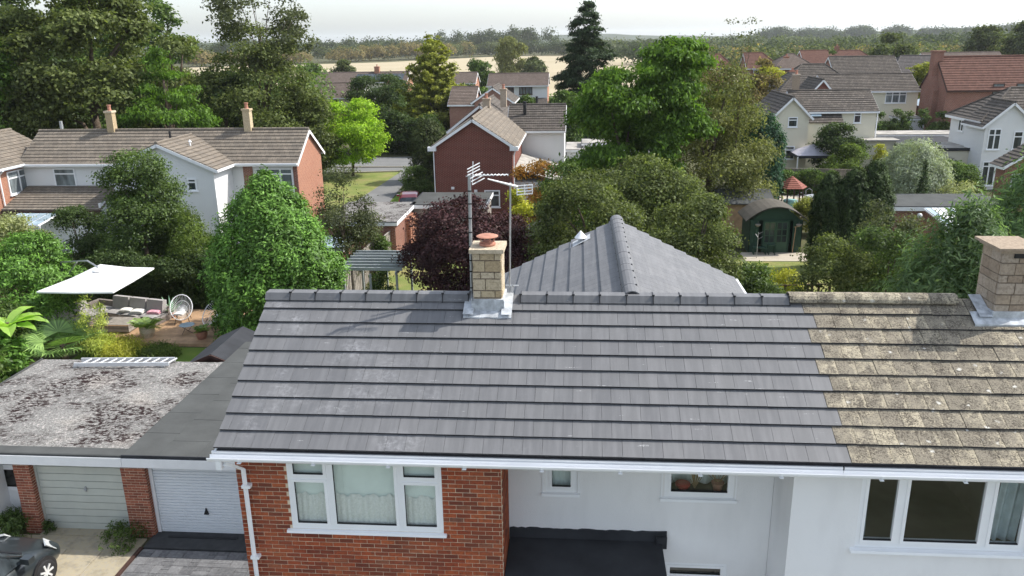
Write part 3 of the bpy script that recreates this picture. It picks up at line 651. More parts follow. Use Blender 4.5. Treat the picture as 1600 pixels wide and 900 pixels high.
sill(semi,-4.60,-2.02,10.84,10.95,4.45)
room(semi,-4.5,-2.1,10.99,12.6,4.4,5.75,'net')
mb=MB()
for i in range(3): mb.box(-4.46+i*.785,-4.46+i*.785+.79,11.01+(i%2)*.012,11.015+(i%2)*.012,4.5,5.7)
mb.obj('blind',M['blind'],semi); curtain(semi,-4.47,-2.12,10.995,4.47,5.03,'lace',.008,70,'lace_curtain',160,.025)
# recessed white wall with two windows
W1=(-.50,0.02,4.60,5.64); W2=(1.47,2.60,4.57,5.64); W3=(1.52,2.58,1.2,3.30)
mb=MB(); holes(mb,'y',-1.13,3.23,0,5.775,11.95,12.1,[W1,W2,W3]); mb.obj('rendered_wall',M['render'],semi)
for (a,b,c,d) in (W1,W2):
    barframe(semi,a,b,c,d,11.96,[(a,b,[])]); sill(semi,a-.07,b+.05,11.89,11.99,c)
    mb=MB(); mb.box(a-.06,a-.035,11.935,11.949,c,d); mb.box(b+.015,b+.04,11.935,11.949,c,d); mb.obj('reveal_trim',M['upvc'],semi)
barframe(semi,W3[0],W3[1],W3[2],W3[3],11.97,[(W3[0],W3[1],[3.0])])
room(semi,-.52,.04,12.1,12.9,4.5,5.65,'net'); room(semi,1.45,2.62,12.1,13.0,4.5,5.65); room(semi,1.5,2.6,12.1,13,1.1,3.3)
curtain(semi,-.5,.02,12.14,4.6,5.64,'blind',.006,40); curtain(semi,1.47,2.6,12.42,4.58,5.64,'blind',.04,22)
M['redpot']=plain('red_glazed_pot',(.35,.03,.03),.4,.1,9); M['dryplant']=plain('dried_plant',(.30,.20,.10),.9,.3,20); M['greenleaf']=leafmat('window_plant_leaf',(.05,.10,.03),(.12,.2,.05))
vp_=thing('plant_pot','red bowl on the sill inside the small right-hand window of the recessed wall','pot',(1.80,12.2,4.6)); mb=MB(); mb.lathe((1.80,12.2,4.58),((.06,0),(.12,.06),(.13,.11),(.09,.13)),14); mb.obj('bowl',M['redpot'],vp_)
vp_=thing('house_plant','twiggy dried plant in a terracotta pot behind the small right-hand window','plant',(2.38,12.2,4.6)); mb=MB(); mb.lathe((2.38,12.2,4.58),((.07,0),(.10,.14),(.11,.15)),12); mb.obj('pot',M['terracotta'],vp_)
mb=MB(); 
for i in range(14): q=random.uniform(0,2*PI); mb.tube([(2.38,12.2,4.7),(2.38+.2*math.cos(q),12.2+.05*math.sin(q),4.85+random.uniform(0,.3))],.004,4)
for i in range(26): x=random.uniform(1.9,2.12); mb.tube([(2.0,12.2,4.6),(x,12.2+random.uniform(-.04,.04),random.uniform(4.7,5.15))],.006,4)
mb.obj('stem',M['dryplant'],vp_)
# porch roof
mb=MB(); mb.prism([(-1.12,9.7,3.64),(-1.12,11.949,3.72),(-1.12,11.949,3.5),(-1.12,9.7,3.5)],(2.58,0,0)); po=mb.obj('porch_roof',M['felt_dark'],semi)
mb=MB(); n=40; pts=[]
for i in range(n): x=-1.12+2.66*i/(n-1); pts.append((x,11.92,3.905+random.uniform(-.014,.012)))
mb.prism([(-1.12,11.92,3.70)]+[(1.54,11.92,3.70)]+pts[::-1],(0,.029,0)); mb.box(1.36,1.54,11.86,11.919,3.62,3.84); mb.obj('upstand',M['felt_dark'],po)

for x_ in (-.35,.55): mb=MB(); mb.prism([(x_,9.72,3.648),(x_+.02,9.72,3.652),(x_+.02,11.9,3.73),(x_,11.9,3.726)],(0,0,.006)) if False else mb.add([(x_,9.72,3.645),(x_+.09,9.72,3.645),(x_+.09,11.9,3.724),(x_,11.9,3.724)],[(0,1,2,3)]); mb.obj('felt_lap',M['felt_dark'],po)
mb=MB(); mb.box(-1.12,-.98,9.8,11.9,0,3.5); mb.box(1.3,1.42,9.8,11.9,0,3.5); mb.box(-.98,1.3,9.8,9.92,0,1.0); mb.obj('porch_wall',M['render'],semi)
# neighbour front wall
WN=(4.22,6.70,4.44,5.76)
mb=MB(); holes(mb,'y',3.235,12,0,5.775,10.9,11.1,[WN]); mb.box(3.235,3.4,11.1,12.1,0,5.66); mb.box(4.0,12,15.7,15.9,0,5.66); mb.box(11.8,12,11.1,15.7,0,5.66); mb.obj('rendered_wall',M['render'],nb)
barframe(nb,4.22,6.70,4.44,5.76,10.925,[(4.22,4.84,[]),(4.84,6.08,[]),(6.08,6.70,[])],t=.07); sill(nb,4.15,6.78,10.82,10.96,4.44)
room(nb,4.2,6.74,11.1,14.2,4.0,5.7)
curtain(nb,4.30,4.46,11.2,4.45,5.7,'bluecurtain',.03,60,dz=-.03); curtain(nb,6.32,6.66,11.2,4.45,5.7,'bluecurtain',.035,45,dz=.05)
mb=MB(); mb.box(4.24,6.68,11.0,11.16,4.40,4.46); mb.obj('inner_sill',M['upvc'],nb)
# ---- chimneys
def stone_mat(name,a,b,c):
    m,t,bs=newmat(name); p=pos(t); col=ramp(t,rnd(t),((0,a),(.5,b),(1,c)))
    col=mix(t,ramp(t,noise(t,p,17,6,.7),((.45,0),(.72,.6))),col,tuple(x*.45 for x in a)); t.links.new(col,bs.inputs['Base Color']); bs.inputs['Roughness'].default_value=.93; bs.inputs['Specular IOR Level'].default_value=.15
    bump(t,bs,noise(t,p,34,5,.7),.03); return m
M['stone']=stone_mat('reconstituted_stone',(.48,.37,.23),(.58,.47,.31),(.66,.56,.42)); M['stone2']=stone_mat('weathered_stone',(.36,.28,.21),(.45,.36,.27),(.50,.42,.34))
M['oldmortar']=plain('old_mortar',(.20,.16,.12),.95,.3,14)
def chimney(R_,x0,x1,y0,y1,zb,zt,mat,courses,cap=.07,capmat=None):
    mb=MB(); mb.box(x0+.012,x1-.012,y0+.012,y1-.012,zb-.4,zt); ch=mb.obj('chimney',M['oldmortar'],R_)
    z=zt; i=0
    def st(a,b,c,d,e,f):
        j=random.uniform(0,.006); mb=MB(); bv=.012
        mb.box(a,b,c-j,d+j,e,f) if False else mb.box(a-j,b+j,c-j,d+j,e,f); mb.obj('stone',M[mat],ch)
    while z>zb:
        h=courses[i%len(courses)]; z0=max(z-h,zb)
        if h>.15:
            m_=x0+(x1-x0)*(.5+random.uniform(-.07,.07)); ym=y0+(y1-y0)*(.5+random.uniform(-.1,.1))
            xs=[(x0,m_),(m_,x1)]; ys=[(y0,ym),(ym,y1)]
        else:
            q=(x1-x0); xs=[(x0,x0+q*.27),(x0+q*.27,x0+q*.76),(x0+q*.76,x1)]; q=y1-y0; ys=[(y0,y0+q*.4),(y0+q*.4,y1)]
        for a,b in xs: st(a+.010,b-.010,y0,y0+.05,z0+.011,z-.011); st(a+.006,b-.006,y1-.05,y1,z0+.008,z-.008)
        for a,b in ys:
            st(x0,x0+.05,a+.055 if a==y0 else a+.006,b-.055 if b==y1 else b-.006,z0+.008,z-.008); st(x1-.05,x1,a+.055 if a==y0 else a+.006,b-.055 if b==y1 else b-.006,z0+.008,z-.008)
        z=z0; i+=1
    mb=MB(); mb.box(x0-.045,x1+.045,y0-.045,y1+.045,zt+.001,zt+cap); mb.obj('cap',M[capmat or mat],ch)
    return ch
c1=chimney(semi,-1.79,-1.29,13.14,13.70,7.50,8.43,'stone',[.13,.205,.12,.21])
mb=MB(); mb.box(-1.82,-1.26,13.10,13.74,7.28,7.62)
for q in np.arange(-1.80,-1.27,.075): mb.box(q,q+.025,13.092,13.101,7.30,7.60)
mb.obj('lead_collar',M['lead'],c1)
mb=MB(); y_a,y_b=12.95,13.12; nn=18
for i in range(nn):
    x0_=-1.95+.83*i/nn; x1_=x0_+.83/nn; j=.003*math.sin(i*1.7); 
    za=EZ+(y_a-EY)/(RY-EY)*(RZ-EZ)+.095+j; zb_=EZ+(y_b-EY)/(RY-EY)*(RZ-EZ)+.10+j*.5
    mb.add([(x0_,y_a+.008*math.sin(i*.9),za),(x1_,y_a+.008*math.sin(i*.9+.9),za+.004),(x1_,y_b+.28,zb_+.1),(x0_,y_b+.28,zb_+.1),(x0_,y_a+.008*math.sin(i*.9),za-.03),(x1_,y_a+.008*math.sin(i*.9+.9),za-.026)],[(0,1,2,3),(4,5,1,0)])
mb.obj('lead_apron',M['lead'],c1)
for s in (-1,1):
    mb=MB(); xc=-1.535+s*.33; mb.add([(xc-.09,12.95,7.40),(xc+.09,12.95,7.40),(xc+.09,RY+.05,7.63),(xc-.09,RY+.05,7.63)],[(0,1,2,3)]); mb.add([(xc-.09,RY+.05,7.63),(xc+.09,RY+.05,7.63),(xc+.09,13.9,7.36),(xc-.09,13.9,7.36)],[(0,1,2,3)]); mb.obj('lead_saddle',M['lead'],c1)
# terracotta cowl
mb=MB(); mb.lathe((-1.55,13.42,8.50),((.13,0),(.145,.02),(.145,.04),(.10,.05),(.10,.07)),20)
for q in (0,PI/2,PI,1.5*PI): mb.tube([(-1.55+.12*math.cos(q+.5),13.42+.12*math.sin(q+.5),8.53),(-1.55+.12*math.cos(q+.5),13.42+.12*math.sin(q+.5),8.66)],.012,6)
mb.lathe((-1.55,13.42,8.65),((.12,-.005),(.185,.005),(.19,.015),(.15,.03),(.02,.04)),22); mb.obj('chimney_cowl',M['terracotta'],c1,smooth=False)
c2=chimney(nb,6.78,7.26,13.05,13.72,7.46,8.50,'stone2',[.17,.2,.13,.2],.05,'stone2')
mb=MB(); mb.box(6.67,7.37,12.95,13.82,8.551,8.595); mb.obj('top_slab',M['stone2'],c2)
mb=MB(); mb.box(6.95,7.2,13.02,13.06,8.42,8.50); mb.obj('flue_slot',M['black'],c2)
mb=MB(); mb.box(6.76,7.28,13.02,13.75,7.28,7.52); mb.obj('lead_collar',M['lead'],c2)
mb=MB(); mb.add([(6.45,12.9,7.34),(7.45,12.9,7.34),(7.45,13.15,7.48),(6.45,13.15,7.48),(6.45,12.9,7.30),(7.45,12.9,7.30)],[(0,1,2,3),(4,5,1,0)]); mb.add([(6.56,13.0,7.44),(6.76,13.0,7.44),(6.76,RY+.1,7.66),(6.56,RY+.1,7.66)],[(0,1,2,3)]); mb.obj('lead_apron',M['lead'],c2)
# ---- TV aerials strapped to the chimney
ae=thing('tv_aerial','tall galvanised mast with black clamps and spiral-boom TV aerial left of the chimney','aerial',(-1.86,13.5,7.5))
mb=MB(); mb.tube([(-1.86,13.5,7.45),(-1.84,13.5,9.72)],.028,8); mb.obj('mast',M['steel'],ae)
mb=MB()
for z in (7.7,8.0,8.2,8.45,8.7,8.95,9.2,9.42): mb.tube([(-1.86+.009*(z-7.45),13.5,z),(-1.86+.009*(z-7.45),13.5,z+.022)],.036,8)
mb.obj('clamp',M['black'],ae)
mb=MB(); mb.tube([(-1.90,13.5,9.68),(-1.18,13.56,9.70)],.009,6); pts=[]
for i in range(60): u=i/59; pts.append((-1.78+.60*u,13.51+.03*math.sin(u*60),9.70+.012*math.cos(u*60)))
mb.tube(pts,.008,5); mb.obj('boom',M['alu'],ae)
mb=MB()
for i in range(6): z=9.88-.052*i; xo=-1.80+.015*i*(1 if i>2 else 0); mb.tube([(xo-.06,13.42,z-.07),(xo+.13,13.60,z+.01)],.010,6)
mb.tube([(-1.79,13.5,9.55),(-1.77,13.5,9.93)],.009,6); mb.obj('reflector',M['alu'],ae)
ae=thing('tv_aerial','thin mast with slanting boom and white slotted panel aerial right of the chimney','aerial',(-1.21,13.82,7.3))
mb=MB(); mb.tube([(-1.22,13.82,7.25),(-1.17,13.82,9.52)],.016,8); mb.obj('mast',M['steel'],ae)
mb=MB(); mb.tube([(-1.55,13.70,9.60),(-1.05,13.84,9.44)],[.012,.028],6); mb.obj('boom',M['alu'],ae)
mb=MB(); 
for z in (9.30,9.352,9.404,9.455): mb.obox((-1.06,13.84,z),(-.80,13.93,z+.004),.012,.016)
for u in (0,.5,1): mb.obox((-1.06+.26*u,13.84+.09*u,9.295),(-1.06+.26*u,13.84+.09*u,9.465),.03,.012,upv=(1,0,0))
mb.obj('panel',M['whitewood'],ae); mb=MB(); mb.box(-1.29,-1.05,13.80,13.84,7.64,7.66); mb.box(-1.18,-1.15,13.79,13.85,7.55,7.66); mb.obj('bracket',M['steel'],ae)
mb=MB(); mb.tube([(-1.8,13.09,8.42),(-1.77,13.08,8.2),(-1.80,13.085,8.05),(-1.79,13.09,7.6)],.006,5); tag(mb.obj('aerial_cable',M['black'],None,org=(-1.8,13.09,7.6)),'thin black aerial cable hanging down the left edge of the near chimney','cable')
# ------------------------------------------------------------------ garages, drive, car
def moss_roof(name):
    m,t,b=newmat(name); p=pos(t)
    col=ramp(t,noise(t,p,.5,4),((.3,(.25,.245,.235)),(.55,(.31,.30,.285)),(.75,(.48,.43,.38))))
    g=mth(t,'MULTIPLY',ramp(t,noise(t,p,.75,3,.6),((.44,0),(.55,1))),ramp(t,noise(t,scl(t,p,(1,1.6,1)),7.5,4,.65,.6),((.46,0),(.54,1))))
    col=mix(t,mth(t,'MULTIPLY',ramp(t,noise(t,p,20,4,.75,.5),((.48,0),(.55,1))),.7),col,(.10,.095,.085))
    col=mix(t,ramp(t,noise(t,p,11,3,.6),((.58,0),(.66,.75))),col,(.55,.50,.47))
    col=mix(t,g,col,(.032,.020,.020))
    t.links.new(col,b.inputs['Base Color']); b.inputs['Roughness'].default_value=1; b.inputs['Specular IOR Level'].default_value=.05
    bump(t,b,noise(t,p,30,5,.7),.03); return m
M['moss']=moss_roof('mossy_flat_roof'); M['sage']=plain('sage_painted_metal',(.50,.52,.47),.45,.05,3,0,.4); M['doorwhite']=plain('white_painted_metal',(.72,.75,.78),.4,.03,3,0,.4)
g1=thing('garage','garage with lichen-blotched flat roof, sage green door and ladder on top','garage',(-13.8,19.6,0))
g2=thing('garage','garage with plain dark felt roof and white ribbed door beside the brick house','garage',(-8.3,20,0))
mb=MB(); nx,ny=24,24
for i in range(nx+1):
    for j in range(ny+1):
        x=-17.0+5.97*i/nx; y=16.72+5.95*j/ny; mb.v.append((x,y,2.335+.012*math.sin(x*2.1+y)*math.cos(y*1.7)+(0.02 if i==nx else 0)))
for i in range(nx):
    for j in range(ny): k=i*(ny+1)+j; mb.f.append((k,k+ny+1,k+ny+2,k+1)); mb.m.append(0)
mb.obj('flat_roof',M['moss'],g1,smooth=True)
mb=MB(); mb.box(-17,-11.03,16.72,22.67,2.2,2.31); mb.obj('roof_deck',M['wooddark'],g1)
mb=MB(); mb.box(-17.0,-11.03,16.69,16.718,2.30,2.355); mb.box(-17.03,-17.0,16.72,22.67,2.28,2.38); mb.box(-17,-11.03,16.72,17.05,2.352,2.36); mb.obj('felt_edge',M['felt'],g1)
mb=MB(); mb.box(-17.0,-11.03,16.66,16.689,2.06,2.30); mb.obj('fascia',M['whitewood'],g1)
mb=MB(); mb.box(-11.025,-5.45,16.72,24.4,2.2,2.345); mb.obj('roof_deck',M['wooddark'],g2)
r_=0
for xa,xb in ((-11.02,-10.12),(-10.115,-9.12),(-9.115,-8.12),(-8.115,-7.1),(-7.095,-6.1),(-6.095,-5.46)):
    y=16.72-.4*(r_%2)
    while y<24.4:
        a,b=max(y,16.72),min(y+1.18,24.4); mb=MB(); mb.box(xa,xb,a,b-.012,2.348,2.362+random.uniform(0,.004)); mb.obj('felt_sheet',M['felt'],g2); y+=1.18
    r_+=1
mb=MB(); mb.box(-11.02,-5.45,16.69,16.718,2.29,2.375); mb.obj('felt_edge',M['felt_dark'],g2)
mb=MB(); mb.box(-11.02,-5.45,16.66,16.689,2.06,2.289); mb.obj('fascia',M['whitewood'],g2)
bme2=bare(MB().box(0,.215,0,.04,0,.0625),'brick',M['brickw']); bms=bare(MB().box(-.04,0,0,.215,0,.0625),'brick',M['brickw']); bhd=bare(MB().box(-.04,0,0,.1025,0,.0625),'brick',M['brickw'])
def pier(R_,x0,x1,y0,y1,zt,lim):
    mb=MB(); mb.box(x0+.005,x1-.003,y0+.006,y1,0,zt); p_=mb.obj('pier',M['mortar'],R_); rows=int(zt/.075)
    for r in range(rows):
        z=r*.075+.006; x=x0-(.1125 if r%2 else 0)
        while x<x1:
            a,b=max(x,x0),min(x+.215,x1)
            if b-a>.03: inst(bme2 if b-a>.21 else bare(MB().box(0,b-a,0,.04,0,.0625),'brick',M['brickw']),'brick',p_,(a,y0+random.uniform(-.003,.003),z))
            x+=.225
        y=y0+.045+(.1125 if r%2 else 0)
        if r%2: inst(bhd,'brick',p_,(x1,y0+.045,z))
        while y<y1-.05: inst(bms,'brick',p_,(x1+random.uniform(-.002,.002),y,z),(0,0,0),(1,min(1,(y1-y)/.215),1)); y+=.225
    return p_
pier(g1,-13.98,-13.56,16.8,17.12,2.07,0); pier(g1,-11.18,-10.55,16.8,17.12,2.07,0)
mb=MB(); mb.box(-13.56,-11.18,17.16,17.2,0,2.06); mb.box(-14.2,-13.98,17.25,17.4,0,2.06); mb.box(-17,-16.8,17,22.6,0,2.2); mb.box(-17,-11,22.45,22.6,0,2.2); mb.obj('wall',M['brick_t'],g1)
for i in range(10): mb=MB(); z=.05+.201*i; mb.prism([(-13.50,17.10,z),(-13.50,17.14,z),(-13.50,17.14,z+.2),(-13.50,17.136,z+.2),(-13.50,17.136,z+.186),(-13.50,17.104,z+.180)],(2.3,0,0)); mb.obj('door_panel',M['sage'],g1)
mb=MB(); mb.box(-13.555,-13.502,17.08,17.15,0,2.06); mb.obj('door_frame',M['sage'],g1)
mb=MB(); mb.box(-12.31,-12.27,17.07,17.10,1.16,1.30); mb.tube([(-12.33,17.06,1.23),(-12.25,17.06,1.23)],.012,6); mb.obj('door_handle',M['steel'],g1)
mb=MB(); n=25
for i in range(n): z=.04+2.02*i/n; mb.prism([(-10.46,17.10,z),(-10.46,17.14,z),(-10.46,17.14,z+.08),(-10.46,17.132,z+.08),(-10.46,17.128,z+.068),(-10.46,17.102,z+.056)],(2.3,0,0))
mb.obj('door',M['doorwhite'],g2,kind='stuff'); [MB().box(a,b,17.06,17.15,0,2.06).obj('door_frame',M['upvc'],g2) for a,b in ((-10.548,-10.465),(-8.16,-8.08))]
mb=MB(); mb.prism([(-9.28,17.06,.62),(-9.16,17.06,.62),(-9.2,17.06,.74),(-9.22,17.06,.80),(-9.235,17.06,.74)],(0,.045,0)); mb.obj('door_handle',M['black'],g2)
mb=MB(); mb.box(-8.08,-5.45,16.9,17.1,0,2.06); mb.box(-5.6,-5.4,17.1,24.4,0,2.2); mb.box(-11,-5.4,24.2,24.4,0,2.2); mb.obj('wall',M['brick_t'],g2)
an=thing('side_extension','white rendered utility room with a white-framed window left of the garage door','extension',(-15.5,19,0))
mb=MB(); holes(mb,'y',-16.8,-13.99,0,2.06,17.26,17.38,[(-15.1,-14.05,.95,1.98)]); mb.box(-14.85,-14.62,16.75,17.26,0,2.06); mb.obj('wall',M['render'],an)
barframe(an,-15.1,-14.05,.95,1.98,17.27,[(-15.1,-14.05,[1.62])]); room(an,-15.1,-14.0,17.39,18.5,.9,2.0)
for o_ in list(g1.children)+list(g2.children):
    if o_.name.startswith('door'): o_.location.y-=.12
# drive
mb=MB(); mb.box(-10.62,-5.42,6,16.28,0,.02); dr=tag(mb.obj('driveway',M['asphalt'],None,kind='structure'),None)
M['paver']=brick_obj('grey_block_paver',((0,(.095,.095,.10)),(.5,(.13,.13,.135)),(1,(.18,.18,.185))))
def pv(name,cols):
    m,t,b=newmat(name); p=pos(t); col=ramp(t,rnd(t),cols); col=mix(t,ramp(t,noise(t,p,14,5,.7),((.45,0),(.7,.5))),col,(.30,.30,.30)); col=mix(t,ramp(t,noise(t,p,3,4,.7),((.5,0),(.7,.4))),col,(.06,.06,.062))
    t.links.new(col,b.inputs['Base Color']); b.inputs['Roughness'].default_value=.85; bump(t,b,noise(t,p,60,4),.006); return m
M['paver']=pv('grey_block_paver',((0,(.095,.095,.10)),(.5,(.13,.13,.135)),(1,(.18,.18,.185))))
M['cslab']=pv('concrete_slab',((0,(.36,.31,.21)),(.5,(.42,.36,.25)),(1,(.47,.41,.30))))
pm={}
y=16.25; n_=0; rest=MB()
while y>9.5:
    d=.30; x=-10.56
    while x<-5.5:
        wd=random.choice((.2,.3,.4)); wd=min(wd,-5.45-x)
        subs=[(x,x+wd,y-d,y)] if random.random()<.55 else [(x,x+wd,y-d/2,y),(x,x+wd,y-d,y-d/2)]
        for a,b,c,e in subs:
            if y>13.4 and x<-7.2 and n_<300: mb=MB(); mb.box(a+.005,b-.005,c+.005,e-.005,.02,.05+random.uniform(0,.004)); mb.obj('paver',M['paver'],dr); n_+=1
            else: rest.box(a+.005,b-.005,c+.005,e-.005,.02,.052)
        x+=wd
    y-=d
rest.obj('paver',M['paver'],dr,kind='stuff')
mb=MB(); mb.box(-18,-10.64,6,16.7,-.02,.005); d2=mb.obj('concrete_drive',M['soil'],None,kind='structure')
for i in range(8):
    for j in range(10):
        x=-18+i*.92; y=16.15-j*1.05
        if x<-10.8: mb=MB(); mb.box(x+.008,min(x+.91,-10.72),y-1.04,y-.006,.005,.045+random.uniform(0,.006)); mb.obj('slab',M['cslab'],d2)
mb=MB(); mb.box(-18,-10.72,16.16,16.7,.005,.035); mb.box(-13.55,-11.2,16.7,17.1,.0,.07); mb.obj('threshold',M['cslab'],d2)
for x in (-10.70,-10.655): mb=MB(); mb.box(x,x+.04,6,16.3,.0,.075); mb.obj('kerb',M['wooddark'],d2)
M['felt_ramp']=plain('dark_rubber',(.06,.062,.064),.85,.2,5,.003,.2); mb=MB(); mb.prism([(-10.6,16.3,.0),(-10.6,17.1,.0),(-10.6,17.1,.075),(-10.6,16.36,.075),(-10.6,16.3,.07)],(5.1,0,0)); tag(mb.obj('door_ramp',M['felt_ramp'],None,org=(-8,16.7,0)),'black rubber ramp in front of the white garage door','ramp')
mb=MB(); mb.box(-10.2,-8.4,16.72,16.80,.0755,.09); tag(mb.obj('draught_strip',M['black'],None,org=(-9.3,16.76,.08)),'black strip of rubber lying on the ramp before the white garage door','strip')
# ladder on the mossy roof
ld=thing('ladder','aluminium ladder lying flat on the lichen-blotched garage roof','ladder',(-14,22.3,2.36))
for yy,zz in ((22.12,2.44),(22.52,2.44)):
    mb=MB(); mb.obox((-15.55,yy-.08,zz),(-12.58,yy+.10,zz),.035,.12); mb.obj('stile',M['alu'],ld)
for i in range(11): x=-15.35+i*.27; t_=(x+15.55)/2.97; mb=MB(); mb.tube([(x,22.04+.18*t_,2.45),(x+.13,22.44+.18*t_,2.47)],.024,6); mb.obj('rung',M['alu'],ld)
for x in (-15.5,-12.75): mb=MB(); mb.box(x-.06,x+.06,21.98+(.15 if x>-13 else 0),22.06+(.15 if x>-13 else 0),2.36,2.42); mb.obj('foot',M['steel'],ld)
# little timber shed roof behind the garages
k_=thing('small_shed','small dark brown shed with a low felted roof behind the garages','shed',(-11.7,24.6,0))
mb=MB(); mb.prism([(-12.3,23.25,0),(-11.0,23.25,0),(-11.0,23.25,2.08),(-11.65,23.25,2.36),(-12.3,23.25,2.08)],(0,2.2,0)); mb.obj('wall',M['wooddark'],k_)
for s in (-1,1): mb=MB(); mb.prism([(-11.65,23.1,2.39),(-11.65+s*.85,23.1,2.02),(-11.65+s*.85,23.1,2.06),(-11.65,23.1,2.43)],(0,2.6,0)); mb.obj('roof_slope',M['felt_dark'],k_)
for s in (-1,1): mb=MB(); mb.obox((-11.65,23.07,2.37),(-11.65+s*.86,23.07,2.00),.04,.10); mb.obj('bargeboard',M['wooddark'],k_)
mb=MB(); mb.box(-12.0,-11.6,23.2,23.26,1.75,2.1); mb.obj('hatch',M['wooddark'],k_)
# car
def car(name,label,cat,loc,rot,paint,scale=1.0):
    R=thing(name,label,cat,loc,rot,local=True); L=4.1; W=1.74
    st=[(2.05,.30,.52,.60),(2.0,.24,.66,.74),(1.85,.20,.76,.82),(1.5,.18,.86,.86),(1.0,.17,.93,.87),(.55,.17,.97,.87),(0,.17,1.0,.87),(-.8,.17,1.0,.87),(-1.5,.18,.98,.86),(-1.9,.22,.94,.83),(-2.03,.30,.85,.76),(-2.06,.34,.6,.7)]
    mb=MB(); n=16
    for x,zb,zt,hw in st:
        for j in range(n):
            q=2*PI*j/n; cx,cz=math.cos(q),math.sin(q); e=.42
            yy=hw*math.copysign(abs(cx)**e,cx); zz=(zb+zt)/2+(zt-zb)/2*math.copysign(abs(cz)**.55,cz)
            if zz>.7: yy*=1-.10*((zz-.7)/.3)
            mb.v.append((x,yy,zz))
    for i in range(len(st)-1):
        for j in range(n): mb.f.append((i*n+j,i*n+(j+1)%n,(i+1)*n+(j+1)%n,(i+1)*n+j)); mb.m.append(0)
    mb.f.append(tuple(range(n))[::-1]); mb.f.append(tuple(range((len(st)-1)*n,len(st)*n))); mb.m+=[0,0]
    b=mb.obj('body',M[paint],R,smooth=True); sd=b.modifiers.new('s','SUBSURF'); sd.levels=sd.render_levels=1
    mb=MB(); gh=[(1.02,.90,.94,.74),(.45,.92,1.34,.66),(.1,.92,1.45,.64),(-.6,.92,1.49,.63),(-1.3,.92,1.44,.61),(-1.75,.92,1.28,.60),(-1.95,.90,.95,.70)]
    for x,zb,zt,hw in gh:
        for (yy,zz) in ((-.80,zb),(-hw-.03,zt-.06),(-hw+.10,zt),(hw-.10,zt),(hw+.03,zt-.06),(.80,zb)): mb.v.append((x,yy,zz))
    for i in range(len(gh)-1):
        for j in range(5): mb.f.append((i*6+j,i*6+j+1,i*6+7+j,i*6+6+j)); mb.m.append(1 if (j in(1,2,3) and 1<=i<=4) else 0)
    mb.obj('greenhouse',[M['glass_dark'],M[paint]],R,smooth=False)
    for s in (-1,1):
        for xa,xb in ((1.0,.42),(-.12,-.18),(-1.0,-1.08),(-1.95,-1.72)): MB().obox((xa,s*.80,.92),(xb,s*.665,1.40 if xa not in(1.0,-1.95) else 1.30),.06,.03).obj('pillar',M[paint],R)
        mb=MB(); mb.box(.72,.9,s*.95-.11,s*.95+.11,.92,1.06); mb.obj('mirror',M[paint],R)
        mb=MB(); mb.add([(2.0,s*.50,.60),(1.72,s*.80,.64),(1.52,s*.76,.84),(1.75,s*.52,.82),(2.03,s*.52,.58),(1.76,s*.84,.60),(1.53,s*.80,.86),(1.76,s*.52,.865)],[(4,5,6,7),(0,1,5,4),(1,2,6,5),(2,3,7,6),(3,0,4,7)]); mb.obj('headlight',M['lamp'],R)
        mb=MB(); mb.box(-2.08,-2.0,s*.62-.12,s*.62+.12,.62,.86); mb.obj('tail_light',M['redpot'],R)
        for x in (1.28,-1.25):
            mb=MB(); mb.tube([(x,s*.66,.32),(x,s*.885,.32)],.36,20); mb.obj('wheel_arch',M['black'],R)
            mb=MB(); mb.tube([(x,s*.68,.31),(x,s*.86,.31),(x,s*.90,.31)],[.31,.31,.27],20); wh=mb.obj('wheel',M['tyre'],R)
            mb=MB()
            mb.tube([(x,s*.84,.31),(x,s*.902,.31)],[.21,.05],18)
            for k in range(7): q=2*PI*k/7; mb.obox((x,s*.905,.31),(x+.20*math.cos(q),s*.912,.31+.20*math.sin(q)),.045,.02,upv=(0,1,0))
            mb.obj('rim',M['alu'],wh)
    mb=MB(); mb.box(2.0,2.07,-.38,.38,.36,.5); mb.obj('grille',M['black'],R)
    mb=MB(); mb.box(2.06,2.085,-.26,.26,.40,.50); mb.obj('number_plate',M['upvc'],R)
    mb=MB(); mb.obox((1.02,-.6,.955),(1.0,.62,.955),.05,.03); mb.obj('wiper_cowl',M['black'],R)
    R.scale=(scale,)*3; return R
M['tyre']=plain('tyre_rubber',(.025,.025,.027),.8,.1,9); M['lamp']=plain('headlamp_lens',(.55,.57,.58),.08,.2,14,0,.9)
def paintm(name,c):
    m,t,b=newmat(name); b.inputs['Base Color'].default_value=c4(c); b.inputs['Roughness'].default_value=.32; b.inputs['Metallic'].default_value=.25; b.inputs['Coat Weight'].default_value=.8; b.inputs['Coat Roughness'].default_value=.04; return m
M['paint_dk']=paintm('charcoal_teal_car_paint',(.028,.036,.040)); M['paint_red']=paintm('red_car_paint',(.38,.02,.03))
car('parked_car','dark charcoal hatchback nosing in towards the sage green garage door','car',(-13.12,13.66,.045),rad(84),'paint_dk')
car('parked_car','small red car parked beyond the hedge beside the dark red brick house','car',(-12.3,57.6,.02),rad(100),'paint_red',.92)
# ------------------------------------------------------------------ estate houses
FAN=dict(cols=2,fan=.28,pmat='glass_mid'); F1=dict(cols=1,fan=.3)
